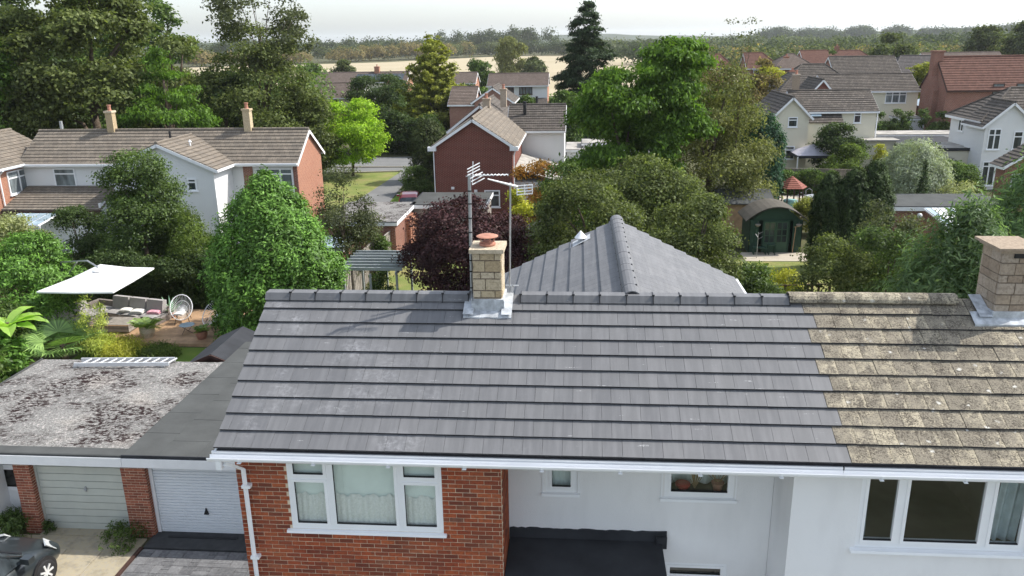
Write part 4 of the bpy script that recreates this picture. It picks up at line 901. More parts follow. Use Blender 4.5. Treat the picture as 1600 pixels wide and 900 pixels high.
# left terrace
t1=house('terraced_house','long buff-tiled white terrace at left with an orange brick gable end','',0,0,0,0,0) if False else None
t1=house('terraced_house','white rendered terrace with buff tiled roof and orange brick gable end at left',-34.2,-16.85,47.25,51.95,5.2,6.72,'x','render_far','tf_buff',gmat='brick_or',
  wins=[('f',-31.6,3.55,1.4,1.15,dict(cols=1,fan=.3,pmat='glass_mid')),('f',-18.3,3.3,2.3,1.35,dict(cols=3,fan=.25,pmat='glass_mid'))],chims=[(-29.45,49.6,.44,7.95,'stone'),(-20.55,49.6,.44,8.0,'stone')])
mb=MB(); mb.box(-20.2,-19.62,47.2,47.25,0,5.1); mb.box(-17.1,-16.84,47.2,47.25,0,5.1); mb.box(-19.62,-17.1,47.21,47.25,0,3.2); mb.obj('brick_panel',M['brick_t'],t1)
mb=MB(); mb.obox((-34.2,46.83,4.95),(-16.7,46.83,4.95),.11,.1); mb.tube([(-17.0,46.9,4.9),(-17.15,47.15,4.6),(-17.15,47.15,.1)],.035,6); mb.obj('gutter',M['upvc'],t1)
mb=MB(); mb.tube([(-25.2,48.6,6.1),(-25.2,48.6,6.75)],.07,8); mb.obj('flue',M['black'],t1); mb=MB(); mb.tube([(-33.0,49.9,6.6),(-33.0,49.9,7.3)],.1,8); mb.obj('vent',M['steel'],t1)
t2=house('terraced_house','white gable projecting from the left terrace towards the gardens',-27.0,-20.9,44.7,48.6,5.15,6.5,'y','render_far','tf_buff',go=.25,
  wins=[('f',-22.25,3.75,.55,.72,F1),('f',-22.2,1.15,.55,1.05,F1)])
mb=MB(); mb.tube([(-23.0,46.6,6.1),(-23.0,46.6,6.35)],.05,8); mb.lathe((-23.0,46.6,6.33),((.11,0),(.02,.13)),10); mb.obj('vent_cowl',M['whitewood'],t2)
t3=house('terraced_house','brick end house of the left terrace with a wide curtained side window',-40.0,-34.25,44.6,50.5,5.2,6.7,'y','brick_or','tf_buff',go=.3,gmat='brick_t',
  wins=[('r',46.75,3.3,2.1,1.4,dict(cols=2,fan=.3,pmat='glass_mid'))])
mb=MB(); mb.tube([(-33.82,44.9,4.9),(-34.15,44.95,4.6),(-34.15,44.95,.1)],.05,6); mb.obox((-33.86,44.4,4.98),(-33.86,47,4.98),.11,.1); mb.obj('gutter',M['upvc'],t3)
lt=thing('porch_lean_to','low tiled lean-to roof against the white wall of the left terrace','lean-to',(-31,45.8,0))
mb=MB(); slope(mb,(-34.1,44.5,2.65),(-28.0,44.5,2.65),(-28.0,47.22,3.62),(-34.1,47.22,3.62),.3,.05); mb.obj('roof',M['tf_buff'],lt)
mb=MB(); mb.box(-34.1,-28.0,44.45,44.5,2.35,2.62); mb.obj('fascia',M['wooddark'],lt); mb=MB(); mb.box(-34.05,-28.05,44.7,44.8,0,2.6); mb.box(-28.15,-28.05,44.7,47.2,0,3.0); mb.obj('wall',M['render_far'],lt)
pg=thing('patio_canopy','white framed canopy with pale blue plastic sheets below the lean-to','canopy',(-31,43,0))
for i in range(5): x=-32.9+i*.62; mb=MB(); mb.obox((x,42.3,2.2),(x,44.3,2.45),.06,.08); mb.obj('rafter',M['upvc'],pg)
M['polyblue']=plain('pale_blue_polycarbonate',(.33,.42,.48),.25,.3,1.6,0,.6)
for i in range(4): x=-32.9+i*.62; mb=MB(); mb.add([(x+.03,42.3,2.25),(x+.59,42.3,2.25),(x+.59,44.3,2.5),(x+.03,44.3,2.5)],[(0,1,2,3)]); mb.obj('sheet',M['polyblue'],pg)
mb=MB(); mb.box(-33.0,-30.3,42.25,42.32,2.1,2.22); [mb.box(x,x+.07,42.25,42.33,0,2.1) for x in (-33.0,-30.4)]; mb.obj('frame',M['upvc'],pg)
gc=thing('garden_chair','white cushioned chair on the terrace beside the lower gable window','chair',(-23.2,44.0,0))
mb=MB(); mb.box(-23.55,-22.95,43.7,44.3,.35,.5); mb.box(-23.5,-23.0,44.2,44.35,.5,.95); mb.obj('cushion',M['whitewood'],gc); mb=MB(); [mb.box(a,a+.08,b,b+.6,0,.6) for a in (-23.65,-22.93) for b in (43.7,)]; mb.obj('arm',M['terracotta'],gc)
# mid garages (flat roofs) and boundary walls
def flatbox(name,label,x0,x1,y0,y1,z,wall,roof,cat='garage',fasc='whitewood',fh=.2,oh=.12,group=None,wins=()):
    R=thing(name,label,cat,((x0+x1)/2,(y0+y1)/2,0),group=group); mb=MB(); mb.box(x0,x1,y0,y1,0,z-.12); mb.obj('wall',M[wall],R)
    mb=MB(); mb.box(x0-oh,x1+oh,y0-oh,y1+oh,z-.12,z); mb.obj('roof',M[roof],R)
    mb=MB(); 
    for a,b,c,d in ((x0-oh-.03,x1+oh+.03,y0-oh-.03,y0-oh),(x0-oh-.03,x1+oh+.03,y1+oh,y1+oh+.03),(x0-oh-.03,x0-oh,y0-oh,y1+oh),(x1+oh,x1+oh+.03,y0-oh,y1+oh)): mb.box(a,b,c,d,z-fh,z-.01)
    mb.obj('fascia',M[fasc],R); mb=MB()
    for a,b,c,d in ((x0-oh-.04,x1+oh+.04,y0-oh-.04,y0-oh+.02),(x0-oh-.04,x0-oh+.02,y0-oh+.02,y1+oh)): mb.box(a,b,c,d,z-.009,z+.03)
    mb.obj('roof_edge',M['felt_dark'],R)
    for wn in wins:
        face,uu,zz,ww,hh=wn[:5]; kw=wn[5] if len(wn)>5 else {}
        if face=='f': wframe(R,(uu-ww/2,y0,zz),(1,0,0),(0,-1,0),ww,hh,**kw)
    return R
flatbox('garage','brick garage under a mossy flat roof at the end of the grey path',-13.9,-9.95,42.4,47.9,2.45,'brick_t','moss')
flatbox('garage','garage with timber boarded front and plain grey flat roof by the dark red house',-9.9,-5.6,47.2,51.1,2.45,'woodgrey','felt',fh=.24)
flatbox('lean_to_store','small glass-roofed brick store behind the weathered fence',-14.6,-12.2,39.6,42.1,1.7,'brick_t','polyblue','store')
flatbox('garage','low white rendered outbuilding with a pale flat roof left of the big green tree',-1.0,5.2,69.8,75,2.7,'render_far','felt_pale')
flatbox('outbuilding','small grey flat roof standing on the low white outbuilding',.4,4.5,71,74,3.1,'render_far','felt_pale','outbuilding')
# central houses
b2=house('house','dark red brick house with its plain gable towards the gardens',-9.55,-4.35,53.3,63.5,5.25,6.95,'y','brick_dk','tf_buff',go=.25,
  wins=[('f',-5.75,1.05,1.05,1.15,F1)],chims=[(-7.0,62.3,.55,7.6,'stone2')])
mb=MB(); mb.box(-9.95,-9.4,53.0,53.27,4.85,5.12); mb.box(-4.5,-3.95,53.0,53.27,4.85,5.12); mb.obj('box_end',M['whitewood'],b2)
for x_,z_ in ((-8.4,2.35),(-6.85,2.15)): mb=MB(); mb.box(x_-.1,x_+.1,53.2,53.3,z_-.08,z_+.08); mb.obj('wall_vent',M['whitewood'],b2)
mb=MB(); mb.tube([(-9.6,53.25,4.8),(-9.6,53.25,.1)],.035,6); mb.tube([(-4.1,53.3,4.95),(-4.25,53.35,4.5),(-4.25,53.35,.1)],.04,6); mb.obj('downpipe',M['upvc'],b2)
b3=house('house','white rendered house side wing with a dark patterned tile roof behind the red gable',-5.4,-1.1,62.4,68.0,5.3,6.85,'x','render_far','tf_grey',oh=.3,go=.1)
[MB().tube([(a,b,c),(a,b,e)],r,8).obj('flue',M['black'],b3) for a,b,c,e,r in ((-4.2,64.0,5.9,7.2,.13),(-3.4,66.8,6.3,7.4,.1))]
house('house','buff-tiled house just behind the dark red brick gable house',-10.0,-5.4,63.8,74,5.25,7.0,'y','brick_pk','tf_grey',go=.2,chims=[(-6.3,69,.5,7.9,'stone2')])
lr=thing('lean_to_roof','long sloping pale lichened roof beside the dark red brick gable','roof',(-3,56,0)); mb=MB(); mb.prism([(-4.3,54.5,3.4),(-1.3,54.5,2.5),(-1.3,54.5,2.6),(-4.3,54.5,3.5)],(0,7.5,0)); mb.obj('roof_sheet',M['felt_pale'],lr); mb=MB(); mb.box(-4.3,-1.5,54.7,61.8,0,2.5); mb.obj('wall',M['render_far'],lr)
house('house','far house with pinkish brick gable and white bargeboards facing the gardens',-11.2,-7.2,88,95,5.6,6.95,'y','brick_pk','tf_grey',go=.2)
house('house','far dark-tiled house range running left from the pinkish gable',-14.0,-11.3,88.5,95,5.3,6.8,'x','brick_pk','tf_brown')
house('house','white and brick house before the stubble field, with a wide front window',-13.0,-4.5,118.3,124,5.6,7.0,'x','render_far','tf_brown',gmat='brick_or',
  wins=[('f',-7.6,4.2,1.9,1.1,dict(cols=4,fmat='wooddark',pmat='glass_mid')),('f',-9.8,4.2,1.0,1.1,dict(fmat='wooddark'))])
mb=MB(); slope(mb,(-13,116.8,3.0),(-4.6,116.8,3.0),(-4.6,118.3,3.7),(-13,118.3,3.7)); 
R_=thing('porch_lean_to','tiled canopy and brick ground floor in front of the house before the field','porch',(-9,117.5,0)); mb.obj('roof',M['tf_grey'],R_); mb=MB(); mb.box(-12.8,-4.7,117.2,118.2,0,2.95); mb.obj('wall',M['brick_t'],R_); wframe(R_,(-8.0,117.2,1.0),(1,0,0),(0,-1,0),2.2,1.6,cols=2)
house('house','far brown-tiled house with orange gable end left of the dark green tree',-24.5,-17.6,140,146,4.9,6.4,'x','brick_or','tf_brown',gmat='brick_or')
house('house','cream house with three dark windows beyond the lime green tree',-39.0,-30.0,112.5,118,4.6,6.25,'x','cream','tf_brown',
  wins=[('f',-38.6,3.4,1.2,.9),('f',-36.0,3.4,1.2,.9),('f',-33.6,3.4,1.0,.9),('f',-38.0,1.0,1.6,1.3)])
R_=thing('porch_lean_to','dark canopy along the front of the cream house beyond the lime tree','porch',(-35,111,0)); mb=MB(); slope(mb,(-39,110.9,2.5),(-30,110.9,2.5),(-30,112.45,3.1),(-39,112.45,3.1)); mb.obj('roof',M['tf_grey'],R_); mb=MB(); mb.box(-38.9,-30.1,111.3,112.4,0,2.45); mb.obj('wall',M['brick_pk'],R_)
h8=house('house','long dark-roofed terrace with solar panels nearest the stubble field',-48.5,-31.5,150,156,4.8,6.3,'x','cream','tf_brown',gmat='brick_or',chims=[(-37.5,153,.9,7.3,'brick_or')])
for i in range(7): x=-41.0+i*1.28; mb=MB(); mb.prism([(x,149.95,4.98),(x+1.2,149.95,4.98),(x+1.2,151.9,5.97),(x,151.9,5.97)],(0,-.03,.06)); mb.obj('solar_panel',M['glass_dark'],h8)
house('house','house with a steep white-edged gable half hidden by the tall loose tree',-45.5,-40.2,107,113,4.9,6.6,'y','cream','tf_grey')
# right: cream L-shaped house
b11=house('house','cream rendered house with white-edged gable and two small stacked windows',16.6,19.6,71.8,79.5,5.3,6.8,'y','cream','tf_grey',go=.25,oh=.3,
  wins=[('f',18.25,4.25,.8,.85,F1),('f',18.2,1.5,.8,1.15,F1)])
b11b=house('house','long dark tiled cream house wing with a roof window and one small window',19.0,26.0,74.3,79.7,5.45,6.95,'x','cream','tf_grey',oh=.25,
  wins=[('f',24.4,4.3,.62,.95,F1)],chims=[(19.6,77.2,.55,8.4,'stone2')])
mb=MB(); slope(mb,(19.5,73.4,4.45),(23.0,73.4,4.45),(23.0,75.3,5.75),(19.5,75.3,5.75),.33,.05); rf=mb.obj('lower_roof',M['tf_grey'],b11b); mb=MB(); mb.box(19.6,22.9,73.6,74.4,0,4.45); mb.obj('lower_wall',M['cream'],b11b)
mb=MB(); mb.prism([(20.3,73.9,4.93),(21.2,73.9,4.93),(21.2,74.6,5.42),(20.3,74.6,5.42)],(0,-.02,.05)); mb.obj('roof_window',M['polyblue'],b11b)
mb=MB(); mb.tube([(26.05,74.2,5.2),(26.05,74.2,3.0)],.05,6); mb.obj('downpipe',M['upvc'],b11b)
mb=MB(); mb.box(23.0,27.4,72.8,74.2,0,2.9); 
R_=thing('extension','single-storey cream extension with window below the cream house','extension',(25,73.5,0)); mb.obj('wall',M['cream'],R_); mb=MB(); mb.box(22.9,27.6,72.5,74.2,2.9,3.02); mb.obj('roof',M['felt_pale'],R_); wframe(R_,(23.6,72.8,1.6),(1,0,0),(0,-1,0),1.3,1.1,cols=2,pmat='glass_mid')
house('house','cream house with mottled tile roof and wide white curtained window',26.6,36.4,92.3,98,6.0,7.5,'x','cream','tf_grey',gmat='brick_dk',oh=.3,
  wins=[('f',34.1,4.55,2.2,1.25,dict(cols=3,fan=.3,pmat='glass_mid'))])
b12g=house('house','brick gable with white bargeboard joined to the mottled roof of the cream house',24.6,27.4,91.2,97,5.6,7.2,'y','brick_dk','tf_grey',oh=.2,go=.15)
# flat roofs and lantern to the right
flatbox('extension','long pale flat roof running right from the cream extension',27.9,36.2,78.8,82,2.75,'render_far','felt_pale','extension')
flatbox('extension','black felt flat roof in front of the long pale roof',27.4,33.5,72.3,78.3,2.65,'brick_t','felt_dark','extension',fasc='felt_dark')
flatbox('extension','buff brick extension with a puddled grey flat roof beside the white house',28.3,31.2,67.5,71.5,2.95,'cream','felt_pale','extension',fasc='felt_dark')
flatbox('extension','low white extension with thin pale flat roof above the clipped hedge',33.5,39.2,88.2,91.5,3.3,'render_far','felt_pale','extension')
lz=thing('conservatory','dark hipped conservatory roof with radiating pale blue glass panes','conservatory',(39.6,95,0))
mb=MB(); mb.box(37.2,42.0,93,98,0,4.05); mb.obj('wall',M['brick_dk'],lz)
cn=[(37.0,92.6,4.1),(42.2,92.6,4.1),(42.2,98.2,4.1),(37.0,98.2,4.1)]; ap=(39.2,95.2,5.1)
mb=MB(); mb.box(36.9,42.3,92.5,98.3,3.95,4.15); mb.obj('eaves_frame',M['black'],lz)
edge=[Vector(cn[0]).lerp(Vector(cn[1]),i/5) for i in range(6)]
for i in range(5):
    mb=MB(); mb.add([edge[i]+Vector((.05,0,.06)),edge[i+1]+Vector((-.05,0,.06)),Vector(ap)+Vector((.1,0,0)),Vector(ap)+Vector((-.1,0,0))],[(0,1,2,3)]); mb.obj('glass_panel' if i<4 else 'solid_panel',M['polyblue'] if i<4 else M['felt_dark'],lz)
mb=MB(); mb.add([cn[1],cn[2],ap],[(0,1,2)]); mb.add([cn[2],cn[3],ap],[(0,1,2)]); mb.obj('solid_panel',M['felt_dark'],lz)
mb=MB(); mb.add([cn[3],cn[0],ap],[(0,1,2)]); mb.obj('glass_panel',M['polyblue'],lz)
mb=MB(); [mb.tube([e+Vector((0,0,.08)),Vector(ap)+Vector((0,0,.03))],.035,4) for e in edge]; mb.obj('glazing_bar',M['black'],lz)
# white house at far right
b18=house('house','white rendered house at right with a projecting gable and tall white windows',31.1,34.6,65.4,68.5,5.15,6.7,'y','render_far','tf_grey',oh=.35,go=.25,
  wins=[('f',31.85,3.1,.95,1.6,dict(cols=2,fan=.3)),('f',33.6,3.1,.7,1.4,dict(cols=1,fan=.3)),('f',31.8,.3,1.0,1.9,dict(cols=2,fan=.2))])
b18b=house('house','white house range with coarse grey tiles behind the projecting white gable',31.35,42,66.4,72,5.4,7.5,'x','render_far','tf_grey',hip=(3.0,0),
  wins=[('l',70.0,4.0,.95,1.35,dict(cols=2,fan=0))])
house('house','single-storey red brick gable at the right edge with a white-framed window',28.2,32.4,55.8,57.0,3.5,4.85,'y','brick_t','tf_grey',oh=.35,go=.3,wins=[('f',29.4,1.6,1.5,1.2,dict(cols=2,fan=.3))])
# big red brick house with chimney breast
b17=house('house','big red brick house with broad red tiled roof and tall side chimney breast',36.3,52,85.3,91.5,6.6,9.4,'x','brick_t','tf_red',oh=.35,go=.05,trim='wooddark',
  wins=[('f',41.2,5.7,1.1,1.2,dict(fmat='wooddark',pmat='glass_mid')),('f',43.4,5.7,1.1,1.2,dict(fmat='wooddark',pmat='glass_mid'))])
mb=MB(); mb.box(35.8,36.3,87.1,89.6,0,6.2); mb.prism([(35.8,87.1,6.2),(35.8,89.6,6.2),(35.8,88.9,7.6),(35.8,87.9,7.6)],(.5,0,0)); mb.box(35.8,36.7,87.9,88.9,7.6,9.9); mb.box(35.7,36.8,87.8,89.0,9.9,10.05); mb.obj('chimney_breast',M['brick_t'],b17)
# roofs further off
def far(label,x0,x1,y0,y1,ev,rg,ax,wall,roof,**k): return house('house',label,x0,x1,y0,y1,ev,rg,ax,wall,roof,**k)
far('grey hip-roofed house with a small brick dormer behind the cream house',24.0,33.5,101,109,5.4,8.3,'x','brick_t','tf_grey',hip=(3.2,3.6),chims=[(25.6,103,.5,7.6,'terracotta')])
far('small brick gabled dormer end in front of the grey hip roof',27.2,29.6,99.6,103,5.4,6.8,'y','brick_or','tf_grey')
far('brick house with plain grey roof and brick gable left of the yellow-green tree',33.4,41.8,112,119,6.6,8.85,'x','brick_t','tf_grey',go=.1,gmat='brick_t')
far('dark slate-roofed house right of the yellow-green tree',43.0,50.3,118,124.5,6.6,8.7,'x','brick_dk','tf_dark',hip=(1.8,0),trim='wooddark')
far('long low dark roof behind the red chimney breast',60.0,73,150,156,6.6,8.3,'x','brick_or','tf_brown')
far('red-roofed house at the far end next to the tall thin birch',22.2,26.6,147,153,6.6,8.7,'x','brick_or','tf_red',hip=(0,2.0))
far('red hip-roofed house with white-framed bay right of the birch',26.9,32.0,137,143,6.9,9.0,'x','brick_t','tf_red',hip=(0,2.2),wins=[('f',28.5,5.2,1.1,1.2),('f',30.6,5.2,1.0,1.2)])
far('red hip-roofed brick house with a small white gabled dormer',30.0,36.0,131,138,7.0,8.9,'x','brick_t','tf_brown',hip=(2.6,2.6),chims=[(31.6,131.3,.7,8.6,'brick_or')])
far('brick gabled house with pale red roof left of the slim conifer',39.3,46.4,150,157,6.9,9.0,'x','brick_t','tf_red',hip=(0,2.5))
far('brick gabled house with orange-red roof right of the slim conifer',46.6,53.3,156,162,7.0,8.8,'x','brick_t','tf_red',hip=(0,2.0),chims=[(47.2,159,.7,9.6,'brick_t')])
# ---- right garden: flat garage, pergola, sheds
g22=flatbox('garage','brick garage with wide grey felt roof and white fascia in the right-hand gardens',17.2,24.0,46.2,49.9,2.55,'brick_t','felt',fh=.24)
lm=thing('globe_lamp','small white globe lamp on the garage wall at right','lamp',(19.05,46.0,2.0)); mb=MB(); mb.lathe((19.05,45.95,1.92),((.02,0),(.11,.05),(.15,.15),(.11,.25),(.02,.3)),12); mb.obj('globe',M['upvc'],lm,smooth=True); mb=MB(); mb.tube([(19.05,46.1,1.95),(19.05,45.95,1.9)],.02,5); mb.obj('arm',M['black'],lm)
pw=thing('white_pergola','white pergola with clear corrugated roof before the right-hand brick garage','pergola',(20.6,43.5,0))
for i in range(9): x=19.0+i*.36; mb=MB(); mb.obox((x,42.3,2.25),(x,45.4,2.55),.05,.08); mb.obj('rafter',M['upvc'],pw)
for i in range(8): x=19.0+i*.36; mb=MB(); mb.add([(x+.03,42.3,2.32),(x+.33,42.3,2.32),(x+.33,45.4,2.62),(x+.03,45.4,2.62)],[(0,1,2,3)]); mb.obj('sheet',M['whitewood'] if i%3 else M['polyblue'],pw)
for x in (19.0,20.5,21.9): mb=MB(); mb.box(x-.05,x+.05,42.3,42.4,0,2.3); mb.obj('post',M['upvc'],pw)
mb=MB(); mb.box(18.95,21.95,42.25,42.33,2.1,2.26); mb.obj('beam',M['upvc'],pw)
# green summerhouse with curved roof
M['green2']=plain('mid_green_paint',(.045,.10,.065),.5,.12,4,.002); M['green']=plain('dark_green_paint',(.022,.060,.040),.6,.15,4,.002); M['feltbrown']=plain('brown_felt',(.11,.10,.085),.95,.15,3,.004,.1)
sh=thing('summerhouse','dark green summerhouse with curved felt roof, double glazed doors and bench outside','shed',(11.1,46.6,0))
arc=[(-1.72+3.44*i/12, 1.84+.80*(1-abs(-1+2*i/12)**2.0)) for i in range(13)]
y0_,y1_=45.5,47.6
w0=9.68; w1=12.60; wc=11.14; fp=[(wc+a*.85,y0_,z-.07) for a,z in arc]
n_=11; wd=(w1-w0)/n_
mb=MB(); mb.box(w0,w0+.05,y0_,y1_,0,1.82); mb.box(w1-.05,w1,y0_,y1_,0,1.82); mb.prism([(w0,y1_-.05,0),(w1,y1_-.05,0)]+[(p[0],y1_-.05,p[2]) for p in fp[::-1]],(0,.05,0)); mb.prism([(w0,y0_+.03,1.88),(w1,y0_+.03,1.88)]+[(p[0],y0_+.03,p[2]) for p in fp[::-1]],(0,.03,0)); mb.obj('wall',M['green'],sh)
for i in range(n_*1):
    a=w0+i*wd
    if a+wd<10.42 or a>11.86: mb=MB(); mb.box(a+.006,a+wd-.006,y0_-.0,y0_+.03,0,1.9); mb.obj('board',M['green'],sh)
mb=MB(); mb.box(10.40,10.47,y0_-.03,y0_+.03,0,1.9); mb.box(11.83,11.90,y0_-.03,y0_+.03,0,1.9); mb.box(10.47,11.83,y0_-.03,y0_+.03,1.82,1.9); mb.obj('door_frame',M['green'],sh)
for a in (10.48,11.155):
    mb=MB(); b=a+.66; y=y0_-.02
    mb.box(a,a+.07,y,y+.04,0,1.81); mb.box(b-.07,b,y,y+.04,0,1.81); mb.box(a+.07,b-.07,y,y+.04,0,.62); mb.box(a+.07,b-.07,y,y+.04,1.74,1.81)
    mb.box(a+.305,a+.355,y-.004,y+.035,.62,1.74)
    for z in (.98,1.34): mb.box(a+.07,b-.07,y-.002,y+.033,z,z+.05)
    d_=mb.obj('door',M['green2'],sh); mb=MB(); mb.box(a+.05,b-.05,y+.015,y+.02,.6,1.76); mb.obj('pane',M['glass_dark'],d_)
mb=MB(); k=len(arc)
for yy in (45.28,47.8):
    for a,z in arc: mb.v.append((wc+a,yy,z))
    for a,z in arc: mb.v.append((wc+a,yy,z+.06))
for i in range(k-1): mb.f+= [(i+k,i+1+k,i+1+3*k,i+3*k),(i,i+2*k,i+1+2*k,i+1),(i,i+1,i+1+k,i+k),(i+2*k,i+3*k,i+1+3*k,i+1+2*k)]; mb.m+=[0]*4
mb.obj('roof',M['feltbrown'],sh)
for x in (10.1,12.35): mb=MB(); mb.lathe((x,45.35,1.55),((.05,0),(.14,.08),(.16,.14)),10); mb.tube([(x,45.35,1.6),(x,45.35,1.85)],.01,4); mb.obj('hanging_basket',M['woodgrey'],sh)
be=thing('bench','small dark green bench and table in front of the summerhouse door','bench',(10.4,45.0,0)); mb=MB(); mb.box(9.85,10.6,44.9,45.25,.38,.43); [mb.box(x,x+.05,y,y+.05,0,.38) for x in (9.87,10.53) for y in (44.92,45.18)]; mb.obj('seat',M['green'],be)
be=thing('side_table','little dark green table next to the summerhouse bench','table',(10.9,45.1,0)); mb=MB(); mb.box(10.68,11.1,44.9,45.3,.55,.60); [mb.box(x,x+.05,y,y+.05,0,.55) for x in (10.70,11.03) for y in (44.92,45.23)]; mb.obj('table_top',M['green'],be)
po_=thing('plant_support','brown pole leaning by the summerhouse wall','pole',(12.15,45.4,0)); mb=MB(); mb.tube([(12.12,45.38,0),(12.2,45.38,1.55)],.02,6); mb.tube([(12.1,45.38,1.53),(12.3,45.38,1.55)],.015,5); mb.obj('pole',M['wood'],po_)
bp=thing('bird_feeder','thin branching bird feeder pole left of the summerhouse','bird feeder',(9.9,44.2,0)); mb=MB(); mb.tube([(9.9,44.2,0),(9.9,44.2,1.5)],.015,6); [mb.tube([(9.9,44.2,1.1+.1*i),(9.9+.25*math.cos(i*2),44.2+.25*math.sin(i*2),1.25+.1*i)],.01,5) for i in range(4)]; mb.obj('pole',M['steel'],bp)
s2=thing('shed','shed with pale grey felt ridge roof behind the summerhouse','shed',(10.3,51,0)); mb=MB(); mb.box(8.9,11.7,49.8,53,0,2.0); mb.obj('wall',M['wood'],s2)
mb=MB(); mb.prism([(8.6,49.5,1.98),(8.6,51.4,2.55),(8.6,53.3,1.98),(8.6,53.3,2.04),(8.6,51.4,2.62),(8.6,49.5,2.04)],(3.4,0,0)); mb.obj('roof',M['felt'],s2)
tag(MB().box(9.2,14.3,43.6,45.45,0,.03).obj('patio',M['patio'],None,kind='structure'))
# round wooden shelter with red shingles
sg=thing('bird_table_shelter','hexagonal garden shelter with a red shingled roof','shelter',(14.6,56.3,0))
for s_i in range(6):
    q=2*PI*s_i/6; c_,d_=math.cos(q),math.sin(q); e_,f_=math.cos(q+PI/3),math.sin(q+PI/3)
    mb=MB()
    for k in range(7):
        r0,r1=1.05*(1-k/7),1.05*(1-(k+1)/7); z0,z1=1.85+.75*k/7,1.85+.75*(k+1)/7
        mb.add([(14.6+c_*r0,56.3+d_*r0,z0+.03),(14.6+e_*r0,56.3+f_*r0,z0+.03),(14.6+e_*r1,56.3+f_*r1,z1),(14.6+c_*r1,56.3+d_*r1,z1),(14.6+c_*r0,56.3+d_*r0,z0-.01),(14.6+e_*r0,56.3+f_*r0,z0-.01)],[(0,1,2,3),(4,5,1,0)])
    mb.obj('roof_panel',M['redshingle'] if 'redshingle' in M else M.setdefault('redshingle',plain('red_shingle',(.24,.085,.06),.8,.25,7)),sg)
    mb=MB(); mb.box(14.6+c_*.8-.04,14.6+c_*.8+.04,56.3+d_*.8-.04,56.3+d_*.8+.04,0,1.9); mb.obj('post',M['wooddark'],sg)
mb=MB(); mb.lathe((14.6,56.3,0),((.45,0),(.5,.9),(.45,.95)),10); mb.obj('turquoise_seat',plain('turquoise_paint',(.25,.5,.48),.6,.1,4),sg)
# patio set
pt=thing('patio_table','round grey patio table set for outdoor meals','table',(17.2,58.6,0)); mb=MB(); mb.lathe((17.2,58.6,.70),((.95,0),(1.0,.02),(.95,.05)),20); mb.tube([(17.2,58.6,0),(17.2,58.6,.7)],.05,6); mb.obj('table_top',M['steel'],pt)
for i,lb in enumerate(('grey metal patio chair left of the round table','grey metal patio chair in front of the round table','grey metal patio chair behind the round table')):
    x,y=((15.9,58.3),(16.8,57.2),(16.9,60.0))[i]; ch=thing('patio_chair',lb,'chair',(x,y,0),group='chairs around the patio table'); mb=MB(); mb.box(x-.22,x+.22,y-.22,y+.22,.42,.46); mb.obj('seat',M['steel'],ch)
    mb=MB(); mb.tube([(x-.22,y+.2,0),(x-.22,y+.22,.9),(x,y+.24,1.05),(x+.22,y+.22,.9),(x+.22,y+.2,0)],.02,5); mb.tube([(x-.2,y-.2,0),(x-.2,y-.2,.42)],.02,5); mb.tube([(x+.2,y-.2,0),(x+.2,y-.2,.42)],.02,5); mb.obj('frame',M['steel'],ch)
ru=thing('parasol','folded red and pink parasol lying across the patio table','parasol',(18.2,58.2,0)); mb=MB(); mb.tube([(17.6,57.9,.85),(18.3,58.2,1.0),(18.9,58.6,.95)],[.25,.45,.1],10); mb.obj('canopy',plain('red_fabric',(.45,.08,.10),.8,.2,5),ru)
tag(MB().box(13.2,21,55,62.8,0,.025).obj('patio',M['patio'],None,kind='structure'))
# tent gazebo by the cream house
te=thing('garden_gazebo','pop-up gazebo with pale lilac canopy beside the cream house','gazebo',(19.6,70.4,0)); M['lilac']=plain('pale_lilac_fabric',(.50,.48,.53),.8,.1,2)
mb=MB(); a_=(18.2,69.0),(21.4,69.0),(21.4,72.2),(18.2,72.2)
for i in range(4): mb.add([(a_[i][0],a_[i][1],2.15),(a_[(i+1)%4][0],a_[(i+1)%4][1],2.15),(19.8,70.6,2.95)],[(0,1,2)])
mb.obj('canopy',M['lilac'],te); mb=MB()
for i in range(4): mb.obox((a_[i][0],a_[i][1],2.08),(a_[(i+1)%4][0],a_[(i+1)%4][1],2.08),.02,.22)
mb.obj('valance',M['felt_dark'],te)
for a,b in a_: mb=MB(); mb.box(a-.04,a+.04,b-.04,b+.04,0,2.1); mb.obj('leg',M['upvc'],te)
# fences
def fence(label,A,B,h,mat,bw=.14,thick=.02,posts=1.8,capb=True,name='fence',lim=300,gap=.004):
    A,B=Vector((A[0],A[1],0)),Vector((B[0],B[1],0)); d=(B-A); L=d.length; d.normalize(); nrm=Vector((-d.y,d.x,0)); R=thing(name,label,'fence',tuple((A+B)/2)); n=int(L/bw); me={}
    for i in range(n):
        p=A+d*(i*bw+gap); q=A+d*((i+1)*bw-gap); hh=h+random.uniform(-.015,.015); mb=MB(); o=nrm*(.012*(i%2)); mb.prism([p+o,q+o,q+o+Vector((0,0,hh)),p+o+Vector((0,0,hh))],nrm*thick)
        if i<lim: mb.obj('board',M[mat],R)
    k=int(L/posts)
    for i in range(k+1): p=A+d*(L*i/k)-nrm*.06; mb=MB(); mb.box(p.x-.045,p.x+.045,p.y-.045,p.y+.045,0,h+.06); mb.obj('post',M[mat],R)
    if capb: mb=MB(); mb.obox(tuple(A+Vector((0,0,h+.03))),tuple(B+Vector((0,0,h+.03))),.09,.035); mb.obj('capping_rail',M[mat],R)
    return R
fence('weathered close-board fence running back from the laurel to the mossy garage',(-10.9,30.8),(-10.75,40.2),1.8,'woodgrey')
fence('second length of grey board fence stepping up to the orange brick garage wall',(-10.3,41.2),(-10.15,44.6),1.9,'woodgrey')
fence('brown board fence behind the round shelter and the patio',(14.5,64.9),(27.0,63.0),1.8,'fencewood',.16)
fence('dark post and rail fence among the yellow shrubs right of the wing roof',(8.0,35.0),(11.6,35.4),1.2,'wooddark',.5,.03,1.2,True,gap=.2)
